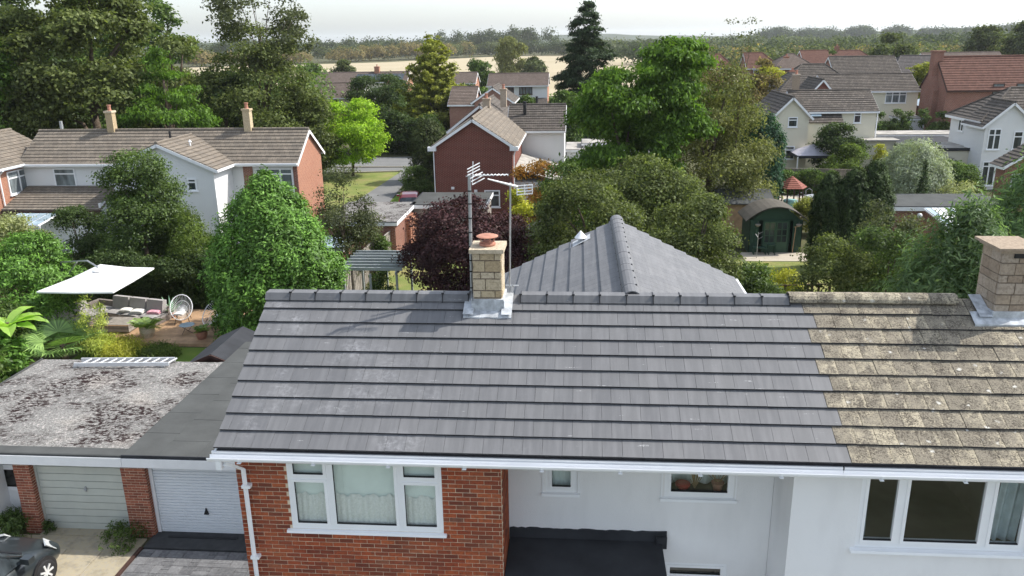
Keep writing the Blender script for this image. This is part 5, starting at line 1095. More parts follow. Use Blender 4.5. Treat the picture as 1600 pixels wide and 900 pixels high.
fence('black slatted fence panel below the cream extension',(25.2,70.5),(27.6,70.0),2.0,'wooddark',.15)
tr_=thing('trellis','red-brown diamond trellis panel beside the copper-leaved tree','trellis',(-9.6,45.2,0)); 
M['trel']=plain('red_stained_wood',(.42,.20,.13),.8,.1,5)
for i in range(7): x=-10.05+i*.16; mb=MB(); mb.box(x,x+.03,45.0,45.02,.3,2.0); mb.obj('slat',M['trel'],tr_)
for i in range(11): z=.35+i*.16; mb=MB(); mb.box(-10.07,-9.05,45.021,45.04,z,z+.03); mb.obj('slat',M['trel'],tr_)
mb=MB(); mb.box(-10.1,-9.0,44.96,45.06,2.0,2.05); mb.box(-10.12,-10.07,44.96,45.06,0,2.0); mb.box(-9.04,-8.99,44.96,45.06,0,2.0); mb.obj('frame',M['trel'],tr_)
wl=thing('garden_wall','low orange brick wall beside the trellis and mossy garage','wall',(-10,46,0)); mb=MB(); mb.box(-9.93,-9.7,45.2,47.1,0,2.0); mb.obj('wall',M['brick_or'],wl)
# grey pergola
pr2=thing('pergola','blue-grey timber pergola with open slats beside the board fence','pergola',(-9.2,35.4,0)); M['bluegrey']=plain('blue_grey_paint',(.34,.37,.385),.7,.1,4)
for i in range(7): y=33.9+i*.5; mb=MB(); mb.box(-10.65,-7.75,y,y+.06,2.12,2.26); mb.obj('slat',M['bluegrey'],pr2)
for x in (-10.45,-8.05): mb=MB(); mb.box(x,x+.07,33.7,37.2,1.98,2.119); mb.obj('beam',M['bluegrey'],pr2)
for x in (-10.45,-9.25,-8.05):
    for y in (33.8,36.9): mb=MB(); mb.box(x,x+.09,y,y+.09,0,1.98); mb.obj('post',M['bluegrey'],pr2)
# ------------------------------------------------------------------ deck garden
DK=tag(MB().box(-22.3,-14.9,29.85,34.2,0,.10).obj('deck',M['wooddark'],None,kind='structure'))
y=29.85
while y<34.1: mb=MB(); mb.box(-22.3,-14.9,y,y+.135,.10,.135+random.uniform(0,.003)); mb.obj('deck_board',M['wood'],DK); y+=.143
mb=MB(); mb.box(-22.3,-14.9,29.80,29.845,0,.13); mb.obj('edge_board',M['wood'],DK)
M['cush']=plain('grey_cushion',(.36,.34,.33),.95,.06,5,.004); M['cush2']=plain('white_cushion',(.72,.70,.66),.95,.05,5); M['pink']=plain('pink_cushion',(.70,.36,.42),.9,.3,9); M['wick']=plain('grey_brown_wicker',(.22,.19,.17),.9,.25,30)
sf=thing('corner_sofa','L-shaped outdoor corner sofa with grey cushions under the white parasol','sofa',(-20.6,32.6,.135))
def cushion(R_,a,b,c,d,e,f,mt='cush',lean=0):
    mb=MB(); n=6; k=0
    for i in range(n+1):
        for j in range(n+1):
            u,v=i/n,j/n; pz=1-.28*(abs(2*u-1)**4+abs(2*v-1)**4)
            mb.v.append((a+(b-a)*u,c+(d-c)*v,e+(f-e)*pz))
    for i in range(n):
        for j in range(n): q=i*(n+1)+j; mb.f.append((q,q+n+1,q+n+2,q+1)); mb.m.append(0)
    mb.box(a,b,c,d,e,e+(f-e)*.45); return mb.obj('cushion',M[mt],R_)
mb=MB(); mb.box(-22.1,-21.1,30.3,33.8,.135,.38); mb.box(-21.1,-18.2,32.9,33.8,.135,.38); mb.obj('base',M['wick'],sf)
mb=MB(); mb.box(-22.2,-22.05,30.3,33.9,.135,.75); mb.box(-22.05,-18.2,33.75,33.9,.135,.75); mb.box(-22.1,-21.1,30.2,30.3,.135,.6); mb.obj('back_frame',M['wick'],sf)
for i in range(3): cushion(sf,-22.0,-21.05,30.35+i*.85,31.17+i*.85,.38,.56)
for i in range(4): cushion(sf,-21.98+i*.95,-21.06+i*.95,32.9,33.7,.38,.56)
for i in range(3): y=30.4+i*.85; mb=MB(); mb.prism([(-21.98,y,.56),(-21.75,y,.56),(-21.86,y,1.05),(-22.04,y,1.02)],(0,.76,0)); mb.obj('back_cushion',M['cush'],sf)
for i in range(3): x=-21.0+i*.95; mb=MB(); mb.prism([(x,33.72,.56),(x,33.42,.56),(x,33.56,1.09),(x,33.8,1.06)],(.86,0,0)); mb.obj('back_cushion',M['cush'],sf)
for x,y,m_ in ((-20.0,32.55,'cush2'),(-19.4,32.4,'cush2'),(-18.6,32.35,'pink')): 
    o=thing('throw_cushion',{'pink':'pink patterned cushion at the right end of the corner sofa'}.get(m_,'white cushion on the back seat of the corner sofa, %s one'%('left' if x<-19.7 else 'right')),'cushion',(x,y,.56)); cushion(o,x-.28,x+.28,y-.2,y+.2,.56,.70,m_)
sf.rotation_euler=(0,0,rad(-14)); sf.location=(-20.75,32.1,.135)
tb=thing('coffee_table','low weathered wooden coffee table in front of the corner sofa','table',(-19.8,31.3,.135))
for i in range(8): y=30.85+i*.125; mb=MB(); mb.box(-20.6,-19.0,y,y+.115,.50,.535); mb.obj('slat',M['woodgrey'],tb)
for i in range(2): z=.2+i*.14; mb=MB(); mb.box(-20.58,-19.02,30.86,30.89,z,z+.12); mb.box(-19.05,-19.02,30.89,31.84,z,z+.12); mb.box(-20.58,-20.55,30.89,31.84,z,z+.12); mb.obj('side_board',M['woodgrey'],tb)
# cantilever parasol
um=thing('cantilever_parasol','large square white cantilever parasol over the corner sofa','parasol',(-22.0,30.9,.135))
M['canvas']=plain('white_canvas',(.80,.80,.80),.8,.02,2,.002)
cs_=[(-21.35,28.85,2.62),(-18.25,28.95,2.6),(-18.35,32.4,2.62),(-21.1,32.9,2.62)]; ap=Vector((-19.8,30.7,3.0)); mb=MB()
for i in range(4):
    a,b=Vector(cs_[i]),Vector(cs_[(i+1)%4]); m_=(a+b)/2; m_.z-=.05; m_+=(ap-m_)*.025
    for p,q in ((a,m_),(m_,b)): mb.add([p,q,ap+(q-ap)*.12,ap+(p-ap)*.12],[(0,1,2,3)]); mb.add([p-Vector((0,0,.06)),q-Vector((0,0,.06)),q,p],[(0,1,2,3)])
mb.obj('canopy',M['canvas'],um); mb=MB(); mb.lathe(tuple(ap+Vector((0,0,-.02))),((.28,0),(.2,.06),(.02,.1)),8); mb.obj('vent_cap',M['canvas'],um)
mb=MB(); mb.tube([(-22.3,32.0,.1),(-22.3,32.0,3.0)],.045,8); mb.obj('pole',M['black'],um)
mb=MB(); mb.tube([(-22.3,32.0,2.95),(-20.5,31.1,3.28),(-19.8,30.7,3.1)],.035,6); mb.tube([(-22.3,32.0,2.1),(-21.2,31.45,3.12)],.025,6); mb.obj('arm',M['steel'],um)
mb=MB()
for c in cs_: mb.tube([ap-Vector((0,0,.03)),Vector(c)-Vector((0,0,.05))],.015,5)
mb.obj('rib',M['steel'],um); mb=MB(); mb.box(-22.7,-21.9,31.6,32.4,.135,.2); mb.obj('base_plate',M['black'],um)
# egg chairs
def eggchair(label,x,y,rot):
    R=thing('egg_chair',label,'chair',(x,y,.135),rot,'pale string egg chairs',local=True); rim=[]
    n=22; mb=MB(); N_=40
    for i in range(N_+1): q=2*PI*i/N_; rim.append((.46*math.cos(q)*1.0,.10+.18*math.sin(q)-.0+.22*math.sin(q),.68+.46*math.sin(q)))
    mb.tube(rim,.018,6); mb.obj('rim',M['whitewood'],R)
    mb=MB(); c=Vector((0,.30,.40))
    for i in range(N_): 
        a=Vector(rim[i]); m_=a.lerp(c,.55)+Vector((0,.18,-.10)); mb.tube([a,m_,c],.008,4,cap=False)
    for k in (.3,.55,.8):
        pts=[Vector(p).lerp(c,k)+Vector((0,.18,-.10))*math.sin(k*PI)*.9 for p in rim]; mb.tube(pts,.007,4,cap=False)
    mb.obj('string_shell',M['upvc'],R); mb=MB()
    for s in (-1,1): mb.tube([(s*.2,.0,.40),(s*.32,-.28,0)],.015,5); mb.tube([(s*.2,.3,.42),(s*.3,.5,0)],.015,5)
    mb.obj('leg',M['black'],R); return R
e1=eggchair('string egg chair with white seat pad left of the small glass table',-17.35,32.3,rad(20)); eggchair('string egg chair half hidden by the clipped laurel tree',-15.75,31.7,rad(-25))
o=thing('seat_pad','white seat pad lying in the left egg chair','cushion',(-17.4,32.2,.6)); cushion(o,-17.62,-17.2,32.05,32.45,.56,.64,'cush2')
st_=thing('side_table','small round glass-topped table between the two egg chairs','table',(-16.5,31.0,.135)); mb=MB(); mb.lathe((-16.5,31.0,.50),((.30,0),(.32,.015),(.30,.03)),20); mb.obj('table_top',M['polyblue'],st_)
mb=MB(); [mb.tube([(-16.5+.25*math.cos(q),31+.25*math.sin(q),.5),(-16.5+.12*math.cos(q+1),31+.12*math.sin(q+1),.3),(-16.5+.27*math.cos(q+2),31+.27*math.sin(q+2),.135)],.01,4) for q in (0,2.1,4.2)]; mb.obj('leg',M['black'],st_)
# leaves built one by one
LM={}
M['palm']=leafmat('fan_palm_leaf',(.09,.17,.05),(.22,.33,.10),.25,.08,.3,2); M['banana']=leafmat('banana_leaf',(.20,.34,.05),(.30,.46,.08),.45,.10,.25,1.5)
M['kentia']=leafmat('palm_leaf',(.10,.18,.03),(.22,.30,.06),.3,.12,.3,2); M['agave']=leafmat('agave_leaf',(.10,.22,.12),(.16,.30,.18),.15,.12,.2,2)
def frond(R_,base,d,L,mat,nl=22,ll=.45,w_=.03,droop=.4,fan=False,name='frond'):
    mb=MB(); base=Vector(base); d=Vector(d).normalized(); sd=d.cross(Vector((0,0,1))).normalized(); u=sd.cross(d).normalized()
    pt=lambda t: base+d*L*t-Vector((0,0,1))*droop*L*t*t
    mb.tube([pt(0),pt(.5),pt(1)],[.012,.009,.004],4)
    if fan:
        c=pt(.62)
        for i in range(nl):
            q=-1.9+3.8*i/(nl-1); dd=(d*math.cos(q)+sd*math.sin(q)+u*.12).normalized(); tip=c+dd*ll-Vector((0,0,ll*.22)); s_=dd.cross(u).normalized()*w_
            mb.add([c,c+dd*ll*.5+s_,tip,c+dd*ll*.5-s_],[(0,1,2,3)])
    else:
        for i in range(nl):
            t=.2+.8*i/nl; p=pt(t)
            for s in (-1,1):
                l=ll*(1-.6*abs(t-.45)); dd=(sd*s+d*.55-Vector((0,0,.35))).normalized(); q=d*w_
                mb.add([p-q*.5,p+dd*l*.5-q,p+dd*l,p+dd*l*.5+q],[(0,1,2,3)])
    return mb.obj(name,M[mat],R_)
def pot(R_,x,y,z,r,h,mt): mb=MB(); mb.lathe((x,y,z),((r*.7,0),(r,h*.55),(r*1.02,h),(r*.9,h),(r*.85,h*.9)),16); mb.obj('pot',M[mt],R_)
random.seed(9)
fp_=thing('fan_palm','broad spiky fan palm at the left front corner of the deck','palm',(-20.3,28.3,0))
for i in range(17): q=2*PI*i/17+random.uniform(-.15,.15); e=random.uniform(.25,1.1); frond(fp_,(-20.3+.1*math.cos(q),28.3,.5),(math.cos(q),math.sin(q),e),random.uniform(1.1,1.6),'palm',26,1.0,.035,.3,True)
mb=MB(); mb.tube([(-20.3,28.3,0),(-20.3,28.3,.6)],[.16,.1],8); mb.obj('trunk',M['bark'],fp_)
pp=thing('potted_palm','feathery palm in a big pale stone pot at the front of the deck','potted plant',(-18.0,30.5,.135)); pot(pp,-18,30.5,.135,.30,.42,'stone')
for i in range(18): q=2*PI*i/18+random.uniform(-.2,.2); e=random.uniform(.6,2.2); frond(pp,(-18,30.5,.5),(math.cos(q),math.sin(q),e),random.uniform(.75,1.1),'kentia',18,.30,.018,.45)
pp=thing('potted_plant','small leafy plant in a terracotta pot by the right end of the deck','potted plant',(-15.6,30.4,.135)); pot(pp,-15.6,30.4,.135,.24,.34,'terracotta')
for i in range(14): q=2*PI*i/14; frond(pp,(-15.6,30.4,.45),(math.cos(q),math.sin(q),random.uniform(.5,1.6)),random.uniform(.4,.6),'kentia',10,.16,.03,.4)
ag=thing('agave','blue-green agave rosette at the back of the deck near the egg chairs','plant',(-18.2,33.0,.135))
for i in range(18): q=2*PI*i*.381; e=.4+i*.09; d_=Vector((math.cos(q),math.sin(q),e)).normalized(); s_=d_.cross(Vector((0,0,1))).normalized()*.05; b_=Vector((-18.2,33.0,.35)); mb=MB(); mb.add([b_-s_*.8,b_+d_*.4-s_,b_+d_*.85,b_+d_*.4+s_,b_+s_*.8],[(0,1,2,3,4)]); mb.obj('leaf',M['agave'],ag)
pot(ag,-18.2,33.0,.135,.2,.25,'terracotta')
bn=thing('banana_plant','banana plant with big bright arching leaves at the left edge','banana plant',(-21.6,27.2,0)); mb=MB(); mb.tube([(-21.6,27.2,0),(-21.55,27.2,1.9)],[.14,.07],8); mb.obj('stem',M['bark'],bn)
for i in range(9):
    q=(-.2,.5,1.3,2.2,3.1,4.0,4.7,5.4,.15)[i]; L=random.uniform(1.5,1.9); d_=Vector((math.cos(q),math.sin(q),random.uniform(.5,1.2))).normalized(); sd=d_.cross(Vector((0,0,1))).normalized(); b_=Vector((-21.55,27.2,1.6+.08*(i%3))); mb=MB(); n=11; k=0
    for j in range(n):
        t=j/(n-1); p=b_+d_*L*t-Vector((0,0,L*.42*t*t)); w_=.27*math.sin(PI*min(1,.12+.88*t))**.7*(1 if j<n-1 else .1)
        mb.v+=[tuple(p-sd*w_+Vector((0,0,.10*w_/.27+random.uniform(-.03,.03)))),tuple(p),tuple(p+sd*w_+Vector((0,0,.10*w_/.27+random.uniform(-.03,.03))))]
        if j: k=3*(j-1); mb.f+=[(k,k+1,k+4,k+3),(k+1,k+2,k+5,k+4)]; mb.m+=[0,0]
    mb.obj('leaf',M['banana'],bn,smooth=False)
hd=thing('hardy_palm','second banana-like plant with broad low leaves at the far left edge','plant',(-21.9,25.9,0))
for i in range(10): q=2*PI*i/10; frond(hd,(-21.9,25.9,.9),(math.cos(q),math.sin(q),.6),1.2,'palm',16,.55,.06,.45,True,'leaf')
mb=MB(); mb.tube([(-21.9,25.9,0),(-21.9,25.9,1)],.1,7); mb.obj('trunk',M['bark'],hd)
# ------------------------------------------------------------------ ground
def sheet(name,pts,z,mt): mb=MB(); mb.poly([(x,y,z) for x,y in pts]); return mb.obj(name,M[mt],None,kind='structure',org=(0,0,0))
sheet('ground',[(-6000,-200),(6000,-200),(6000,9000),(-6000,9000)],0,'soil') if False else None
mb=MB(); xs=[-6000,-1500,-400,-120,-40,-10,20,60,160,500,1500,6000]; ys=[-150,5,20,40,60,90,150,300,700,1500,3500,9000]
for x in xs:
    for y in ys: mb.v.append((x,y,0))
for i in range(len(xs)-1):
    for j in range(len(ys)-1): k=i*len(ys)+j; mb.f.append((k,k+len(ys),k+len(ys)+1,k+1)); mb.m.append(0)
mb.obj('ground',M['soil'],None,kind='structure',org=(0,0,0))
M['dull_lawn']=ground_mat('unseen_dull_lawn',((.07,.08,.045),(.11,.115,.07),(.15,.145,.10)),.5,20); sheet('unseen_front_lawn',[(-5.3,-20),(25,-20),(25,4.2),(-5.3,4.2)],.004,'dull_lawn'); sheet('unseen_front_paving',[(-5.3,4.2),(25,4.2),(25,10.2),(-5.3,10.2)],.004,'greypave'); sheet('unseen_street',[(-60,-34),(60,-34),(60,-22),(-60,-22)],.006,'asphalt')  # unseen ground, added in front for the windows to reflect
sheet('lawn',[(-20,23.5),(-12.6,23.5),(-12.6,29.7),(-20,29.7)],.004,'grass')
sheet('lawn',[(-10.7,30.5),(-2,30.5),(-2,44),(-10.0,44)],.004,'verge')
sheet('lawn',[(3,30),(14,30),(14,44),(3,44)],.004,'verge')
sheet('road',[(-60,77),(-8,77),(-8,86.5),(-60,80)],.008,'asphalt'); sheet('road',[(-60,73.6),(-16.9,75.0),(-15.0,77.2),(-60,78)],.012,'asphalt')
sheet('footpath',[(-17.3,58),(-14.3,58),(-15.0,68),(-15.2,79),(-16.6,78)],.016,'asphalt')
sheet('grass_verge',[(-24.5,58),(-17.2,58),(-16.7,75.0),(-26,73.5)],.004,'verge'); sheet('grass_verge',[(-14.35,58),(-11.5,58),(-12.0,64.2),(-14.6,64.2)],.006,'grass'); sheet('grass_verge',[(-14.6,65),(-10,65),(-10.5,76.5),(-15,74)],.006,'verge')
sheet('forecourt',[(-16,51.5),(-5,51.5),(-5,53),(-10,58),(-16,58)],.01,'asphalt')
kb=MB(); kb.obox((-60,78.2,.06),(-16.8,77.7,.06),.12,.12); kb.obox((-26,73.4,.06),(-16.7,75.1,.06),.12,.12); kb.obox((-14.7,64.6,.05),(-12,64.6,.05),.25,.08); kb.obj('kerb',M['patio'],None,kind='structure',org=(-30,76,0))
sheet('access_road',[(-2,75.5),(8,75.5),(8,100),(-2,100)],.006,'asphalt')
sheet('stubble_field',[(-260,135),(-200,430),(-159,437),(-110,470),(-56,580),(10,600),(60,560),(60,260),(20,180)],.05,'field')
# ------------------------------------------------------------------ foliage materials
LMS=dict(olive=((.060,.080,.022),(.110,.130,.040)),deep=((.026,.046,.015),(.055,.08,.024)),mid=((.042,.076,.020),(.085,.125,.030)),bright=((.05,.10,.014),(.095,.165,.025)),
 lime=((.15,.25,.015),(.25,.37,.03)),conif=((.018,.034,.016),(.038,.058,.024)),ygc=((.11,.13,.02),(.23,.235,.045)),yew=((.030,.042,.016),(.06,.075,.025)),yewd=((.018,.032,.012),(.048,.072,.024)),
 copper=((.034,.015,.018),(.060,.027,.029)),laurel=((.045,.105,.014),(.11,.21,.035)),bushm=((.040,.070,.018),(.085,.125,.030)),feather=((.06,.095,.020),(.11,.15,.03)),
 apple=((.055,.075,.024),(.115,.135,.045)),birch=((.085,.098,.032),(.16,.165,.06)),robin=((.045,.092,.014),(.095,.165,.022)),silver=((.17,.20,.14),(.30,.33,.25)),
 ivy=((.016,.045,.026),(.035,.085,.045)),olean=((.055,.10,.035),(.12,.18,.07)),yellow=((.24,.25,.03),(.34,.33,.05)),orange=((.30,.15,.03),(.42,.22,.06)),pale=((.16,.18,.08),(.28,.29,.14)),
 thin=((.05,.06,.03),(.085,.095,.045)),wood1=((.045,.062,.024),(.085,.10,.038)),wood2=((.10,.095,.035),(.20,.15,.06)),wood3=((.032,.046,.024),(.055,.07,.035)),rust=((.15,.09,.035),(.24,.15,.06)),
 weed=((.04,.075,.02),(.09,.13,.04)),lawnl=((.10,.19,.03),(.2,.3,.06)),bamboo=((.24,.28,.05),(.38,.42,.10)))
for k,(a,b) in LMS.items(): M['L_'+k]=leafmat('leaf_'+k,a,b,.40 if k not in('conif','yewd','yew','laurel','copper') else .18,.025 if k not in ('laurel','olean','bushm') else .04,.55 if k not in('far',) else .3,.9)
T_=lambda *a,**k: tree(*a,**k)
Q=1.0
def tr(nm,lab,x,y,w,h,m,n,lf,**k): k.setdefault('seed',len(bpy.data.meshes)+3); return tree(nm,lab,x,y,w,h,'L_'+m,int(n*Q),lf,**k)
# big trees at the left
tr('plane_tree','huge olive-green tree rising behind the left terrace roof',-38.2,62,12.6,17.2,'olive',52000,(.32,.22),prof='dome',nl=90,lr=.10,cs=.30,z0=2,trunk=.5,d=11)
tr('tree','bright green tree at the extreme left edge behind the terrace',-44.5,56,7,15,'bright',16000,(.34,.22),nl=30,lr=.16,cs=.35,z0=2,trunk=.35)
tr('tree','tall green tree between the huge olive tree and the drooping cypress',-44.2,84,9.5,15.8,'mid',20000,(.36,.25),nl=40,lr=.15,cs=.35,z0=1,trunk=.4)
tr('tree','dark green broad tree low behind the drooping cypress',-38,76,8,12.5,'olive',14000,(.34,.22),nl=30,lr=.16,cs=.35,z0=1,trunk=.4)
tr('tree','dark tree standing in the gap left of the huge olive-green tree',-50,72,9,17,'deep',16000,(.34,.22),nl=30,lr=.16,cs=.35,z0=1,trunk=.35)
tr('tree','tall dark tree behind the huge olive-green tree',-56,96,14,21,'mid',18000,(.45,.3),nl=34,lr=.16,cs=.4,z0=1,trunk=.4)
tr('cypress_tree','fresh green drooping cypress right of the huge olive tree',-31.2,60,7.4,11.4,'bright',26000,(.30,.13),prof='egg',nl=70,lr=.10,lz=.6,cs=.22,z0=.5,trunk=.3,hang=.9,upb=.1)
tr('tree','dark thicket of leaves between the cypress and the tall loose tree',-29.5,66,6,9.5,'deep',12000,(.32,.2),nl=26,lr=.18,cs=.3,z0=0,trunk=.25)
tr('tall_tree','tall loose olive tree with sparse branches against the sky',-27.2,68,9.6,13.2,'olive',34000,(.26,.16),prof='dome',nl=60,lr=.12,cs=.34,z0=.5,trunk=.35,limbs=14)
tr('tree','sparse dark upper branches reaching above the tall loose tree',-26.6,69,8.0,18.0,'thin',9000,(.26,.16),nl=50,lr=.085,cs=.30,z0=9.5,trunk=.14,limbs=14,core=.0)
tr('tree','low olive tree beside the tall loose tree over the terrace gable',-23.8,70,5.5,8.2,'olive',13000,(.26,.16),nl=24,lr=.17,cs=.3,z0=.2,trunk=.2)
tr('acacia_tree','vivid lime-green tree on the verge beyond the orange brick gable',-20.8,73,6.5,6.8,'lime',26000,(.22,.13),nl=40,lr=.14,lz=.7,cs=.24,z0=1.3,trunk=.16,hang=.4)
for i,(x,y,w_,h_) in enumerate(((-19.5,88,4.5,4.6),(-16.3,87,4.2,4.2),(-22.5,90,5,5))): tr('shrub',('dark evergreen shrub right of the lime-green tree','dark evergreen shrub left of the yew column','dark evergreen shrub behind the lime-green tree')[i],x,y,w_,h_,'deep',9000,(.26,.17),nl=22,lr=.2,cs=.3,z0=0,trunk=.12)
tr('pine_tree','flat-topped dark pine with orange trunk before the solar roof',-26.2,108,8.2,7.6,'deep',14000,(.34,.12),nl=26,lr=.17,lz=.5,cs=.34,z0=3.3,trunk=.26,tmat='barkred',limbs=9)
tr('conifer_tree','tall yellow-green cone-shaped conifer in the middle distance',-16.6,94,11.5,12.3,'ygc',46000,(.34,.20),prof='spruce',mode='fir',nb=420,cs=.16,z0=.2,trunk=.3,hang=.4,droop=.1,up=.3)
tr('yew_tree','clipped dark columnar yew beside the dark red brick house',-13.1,70,2.9,5.4,'yew',16000,(.20,.08),prof='column',mode='shell',lump=.14,lob=26,lv=1.5,cs=.07,z0=.1,trunk=.1,hang=-1.2)
tr('clipped_shrub','rounded green clipped shrub beside the path and red car',-12.9,63.8,2.6,2.2,'bushm',9000,(.13,.08),prof='dome',nl=20,lr=.25,cs=.12,z0=0,trunk=0)
tr('tree','dark blue-green tree right of the yellow-green conifer',-14.1,100,4.4,6.6,'deep',9000,(.3,.2),nl=22,lr=.18,cs=.3,z0=.3)
tr('spruce_tree','tall dark spruce standing up against the sky in the centre',.9,100,12.4,15.9,'conif',70000,(.42,.15),prof='spruce',mode='fir',nb=420,cs=.20,z0=.8,trunk=.35,hang=.9,droop=.35,up=.12)
tr('tree','fresh green rounded tree beside the white side wing',-1.6,88,4.6,6.4,'mid',12000,(.3,.22),nl=26,lr=.17,cs=.3,z0=.5)
tr('shrub','small golden shrub in front of the white and brick far house',-9.3,110,3.0,4.2,'ygc',4500,(.28,.2),nl=14,lr=.22,cs=.25,z0=0,trunk=0)
tr('shrub','rounded green shrub under the gable of the pinkish house',-6.6,104,3.4,5.0,'mid',6000,(.28,.2),nl=14,lr=.22,cs=.25,z0=0,trunk=.1)
tr('acacia_tree','large bright feathery green tree in the centre right',2.7,50,6.6,10.0,'robin',42000,(.30,.12),nl=54,lr=.12,lz=.6,cs=.28,z0=1.0,trunk=.25,hang=.7,core=.08)
tr('acacia_tree','upper right crown of feathery leaves leaning over the big green tree',5.7,50.5,4.6,11.7,'robin',26000,(.30,.12),nl=44,lr=.13,lz=.6,cs=.28,z0=5.5,trunk=.22,hang=.7,core=.08)
tr('birch_tree','grey-green airy birch right of the bright feathery tree',8.5,53,7.2,10.4,'birch',48000,(.17,.10),prof='dome',nl=60,lr=.13,cs=.32,z0=.3,trunk=.2,hang=.3)
tr('tree','thin leafless twigs sticking up above the grey-green birch',10.2,53.5,2.6,12.9,'thin',300,(.15,.1),nl=10,lr=.1,cs=.2,z0=9.5,trunk=.05,limbs=12,core=0)
tr('apple_tree','wide apple tree filling the garden left behind the wing roof',.5,33.5,5.0,6.4,'apple',42000,(.13,.085),nl=48,lr=.15,cs=.20,z0=1.2,trunk=.16,third=None) if False else tr('apple_tree','wide apple tree filling the garden left behind the wing roof',.5,33.5,5.0,6.4,'apple',42000,(.13,.085),nl=48,lr=.15,cs=.20,z0=1.0,trunk=.16)
tr('apple_tree','apple tree standing directly behind the apex of the wing roof',3.4,37.5,5.8,6.5,'apple',42000,(.14,.09),nl=48,lr=.15,cs=.20,z0=1.0,trunk=.16)
tr('apple_tree','apple tree with lighter leaves right of the wing roof',4.6,31.5,3.4,5.9,'apple',34000,(.12,.08),nl=40,lr=.16,cs=.18,z0=.8,trunk=.14)
tr('shrub','leafy green shrub low between the wing roof and the summerhouse',7.2,33,2.6,2.7,'bushm',20000,(.12,.075),nl=30,lr=.18,cs=.16,z0=.1,trunk=.08)
tr('copper_tree','dark purple-leaved tree behind the near chimney',-5.0,34.5,5.4,5.1,'copper',46000,(.13,.085),nl=54,lr=.14,cs=.17,z0=1.1,trunk=.17)
tr('laurel_tree','big clipped laurel tree with glossy leaves beside the deck',-12.5,31.2,5.7,6.85,'laurel',64000,(.19,.066),prof='laurel',mode='shell',cs=.11,z0=.05,trunk=.2,core=.25,lump=.13,upb=.7)
tr('tree','slender thin-leaved tree between the laurel and the pergola',-11.5,38,3.2,6.1,'thin',13000,(.12,.07),nl=30,lr=.16,cs=.22,z0=.8,trunk=.07,core=.0)
tr('tree','large dense bushy tree in front of the white terrace gable',-21.7,38,4.5,6.8,'bushm',56000,(.13,.085),prof='dome',nl=60,lr=.17,cs=.19,z0=.2,trunk=.18)
tr('shrub','light feathery shrub right of the dense bushy tree',-18.7,36.8,3.0,4.3,'feather',18000,(.14,.05),prof='egg',nl=36,lr=.16,cs=.17,z0=.1,trunk=.08,hang=.3)
tr('shrub','dark reddish-green shrub left of the dense bushy tree',-26.0,39,3.3,3.9,'deep',14000,(.13,.085),nl=24,lr=.2,cs=.17,z0=0,trunk=.08)
tr('shrub','pale cream-variegated shrub at the left edge',-27.3,36,3.4,4.1,'pale',16000,(.15,.07),nl=26,lr=.2,cs=.18,z0=0,trunk=.06)
tr('laurel_hedge','glossy bright laurel bush at the left behind the banana plant',-23.6,31,4.6,4.4,'laurel',30000,(.17,.065),prof='dome',nl=36,lr=.17,cs=.16,z0=0,trunk=.1)
for i,(x,w_,h_) in enumerate(((-21.5,3.2,2.7),(-18.9,3.0,2.5),(-16.4,2.8,2.6))): tr('hedge',('dark hedge behind the left arm of the corner sofa','dark hedge behind the sofa back under the white parasol','dark hedge behind the egg chairs')[i],x,35.2,w_,h_,'deep',11000,(.13,.075),prof='hedge',nl=24,lr=.22,cs=.15,z0=0,trunk=0,d=2)
tr('ivy_tree','blue-green ivy-clad conifer behind the grey shed roof',12.3,56,2.9,6.8,'ivy',20000,(.18,.12),prof='column',mode='shell',lump=.10,cs=.13,z0=.1,trunk=.1,hang=.3)
for i,(x,y,w_,h_) in enumerate(((13.0,42.3,1.6,5.0),(14.05,42.0,1.7,5.3),(15.15,42.4,1.8,5.6))): tr('yew_tree',('left column of the dark upright yew clump by the summerhouse','middle column of the dark upright yew clump by the summerhouse','right and tallest column of the dark upright yew clump')[i],x,y,w_,h_,'yewd',26000,(.22,.05),prof='column',mode='shell',lump=.20,lob=34,lv=1.5,cs=.06,z0=.1,trunk=.08,hang=-1.4)
tr('willow_shrub','rounded silvery grey-green willow shrub in front of the flat roofs',22.4,56,4.9,4.8,'silver',34000,(.26,.05),prof='dome',mode='shell',lump=.05,cs=.15,z0=.1,trunk=.1,hang=-.9)
tr('small_conifer','slim dark conifer standing against the silvery willow shrub',20.9,50.5,1.3,4.4,'yewd',6000,(.14,.05),prof='cone',mode='shell',lump=.1,cs=.06,z0=0,trunk=.05,hang=-1)
tr('shrub','dark leathery shrub beside the lilac gazebo',21.6,70,3.8,4.7,'deep',14000,(.2,.13),nl=26,lr=.2,cs=.22,z0=0,trunk=.08)
tr('shrub','light green feathery shrub behind the brown board fence',21.5,66.5,3.4,3.4,'feather',11000,(.18,.08),nl=24,lr=.2,cs=.2,z0=0,trunk=.06)
tr('shrub','small yellow-green shrub at the end of the brown board fence',24.3,67.5,1.6,3.3,'yellow',4500,(.18,.08),nl=14,lr=.22,cs=.18,z0=0,trunk=.05)
for i in range(5): tr('clipped_hedge','rounded clipped hedge ball above the long pale flat roof, %s'%('leftmost','second from left','middle one','second from right','rightmost')[i],29.9+i*1.5,84.6,2.0,4.3+.25*(i%2),'bushm',5000,(.2,.13),prof='dome',nl=14,lr=.28,cs=.18,z0=0,trunk=0,group='clipped hedge above the flat roofs')
tr('tree','yellow-green tree between the cream house and the red chimney breast',43.4,108,4.8,8.1,'ygc',13000,(.32,.2),nl=30,lr=.16,cs=.3,z0=.5,trunk=.14)
tr('tree','dark round-headed tree behind the grey-roofed brick house',57.4,160,9.4,11.6,'wood1',15000,(.5,.34),nl=34,lr=.16,cs=.5,z0=.5,trunk=.2)
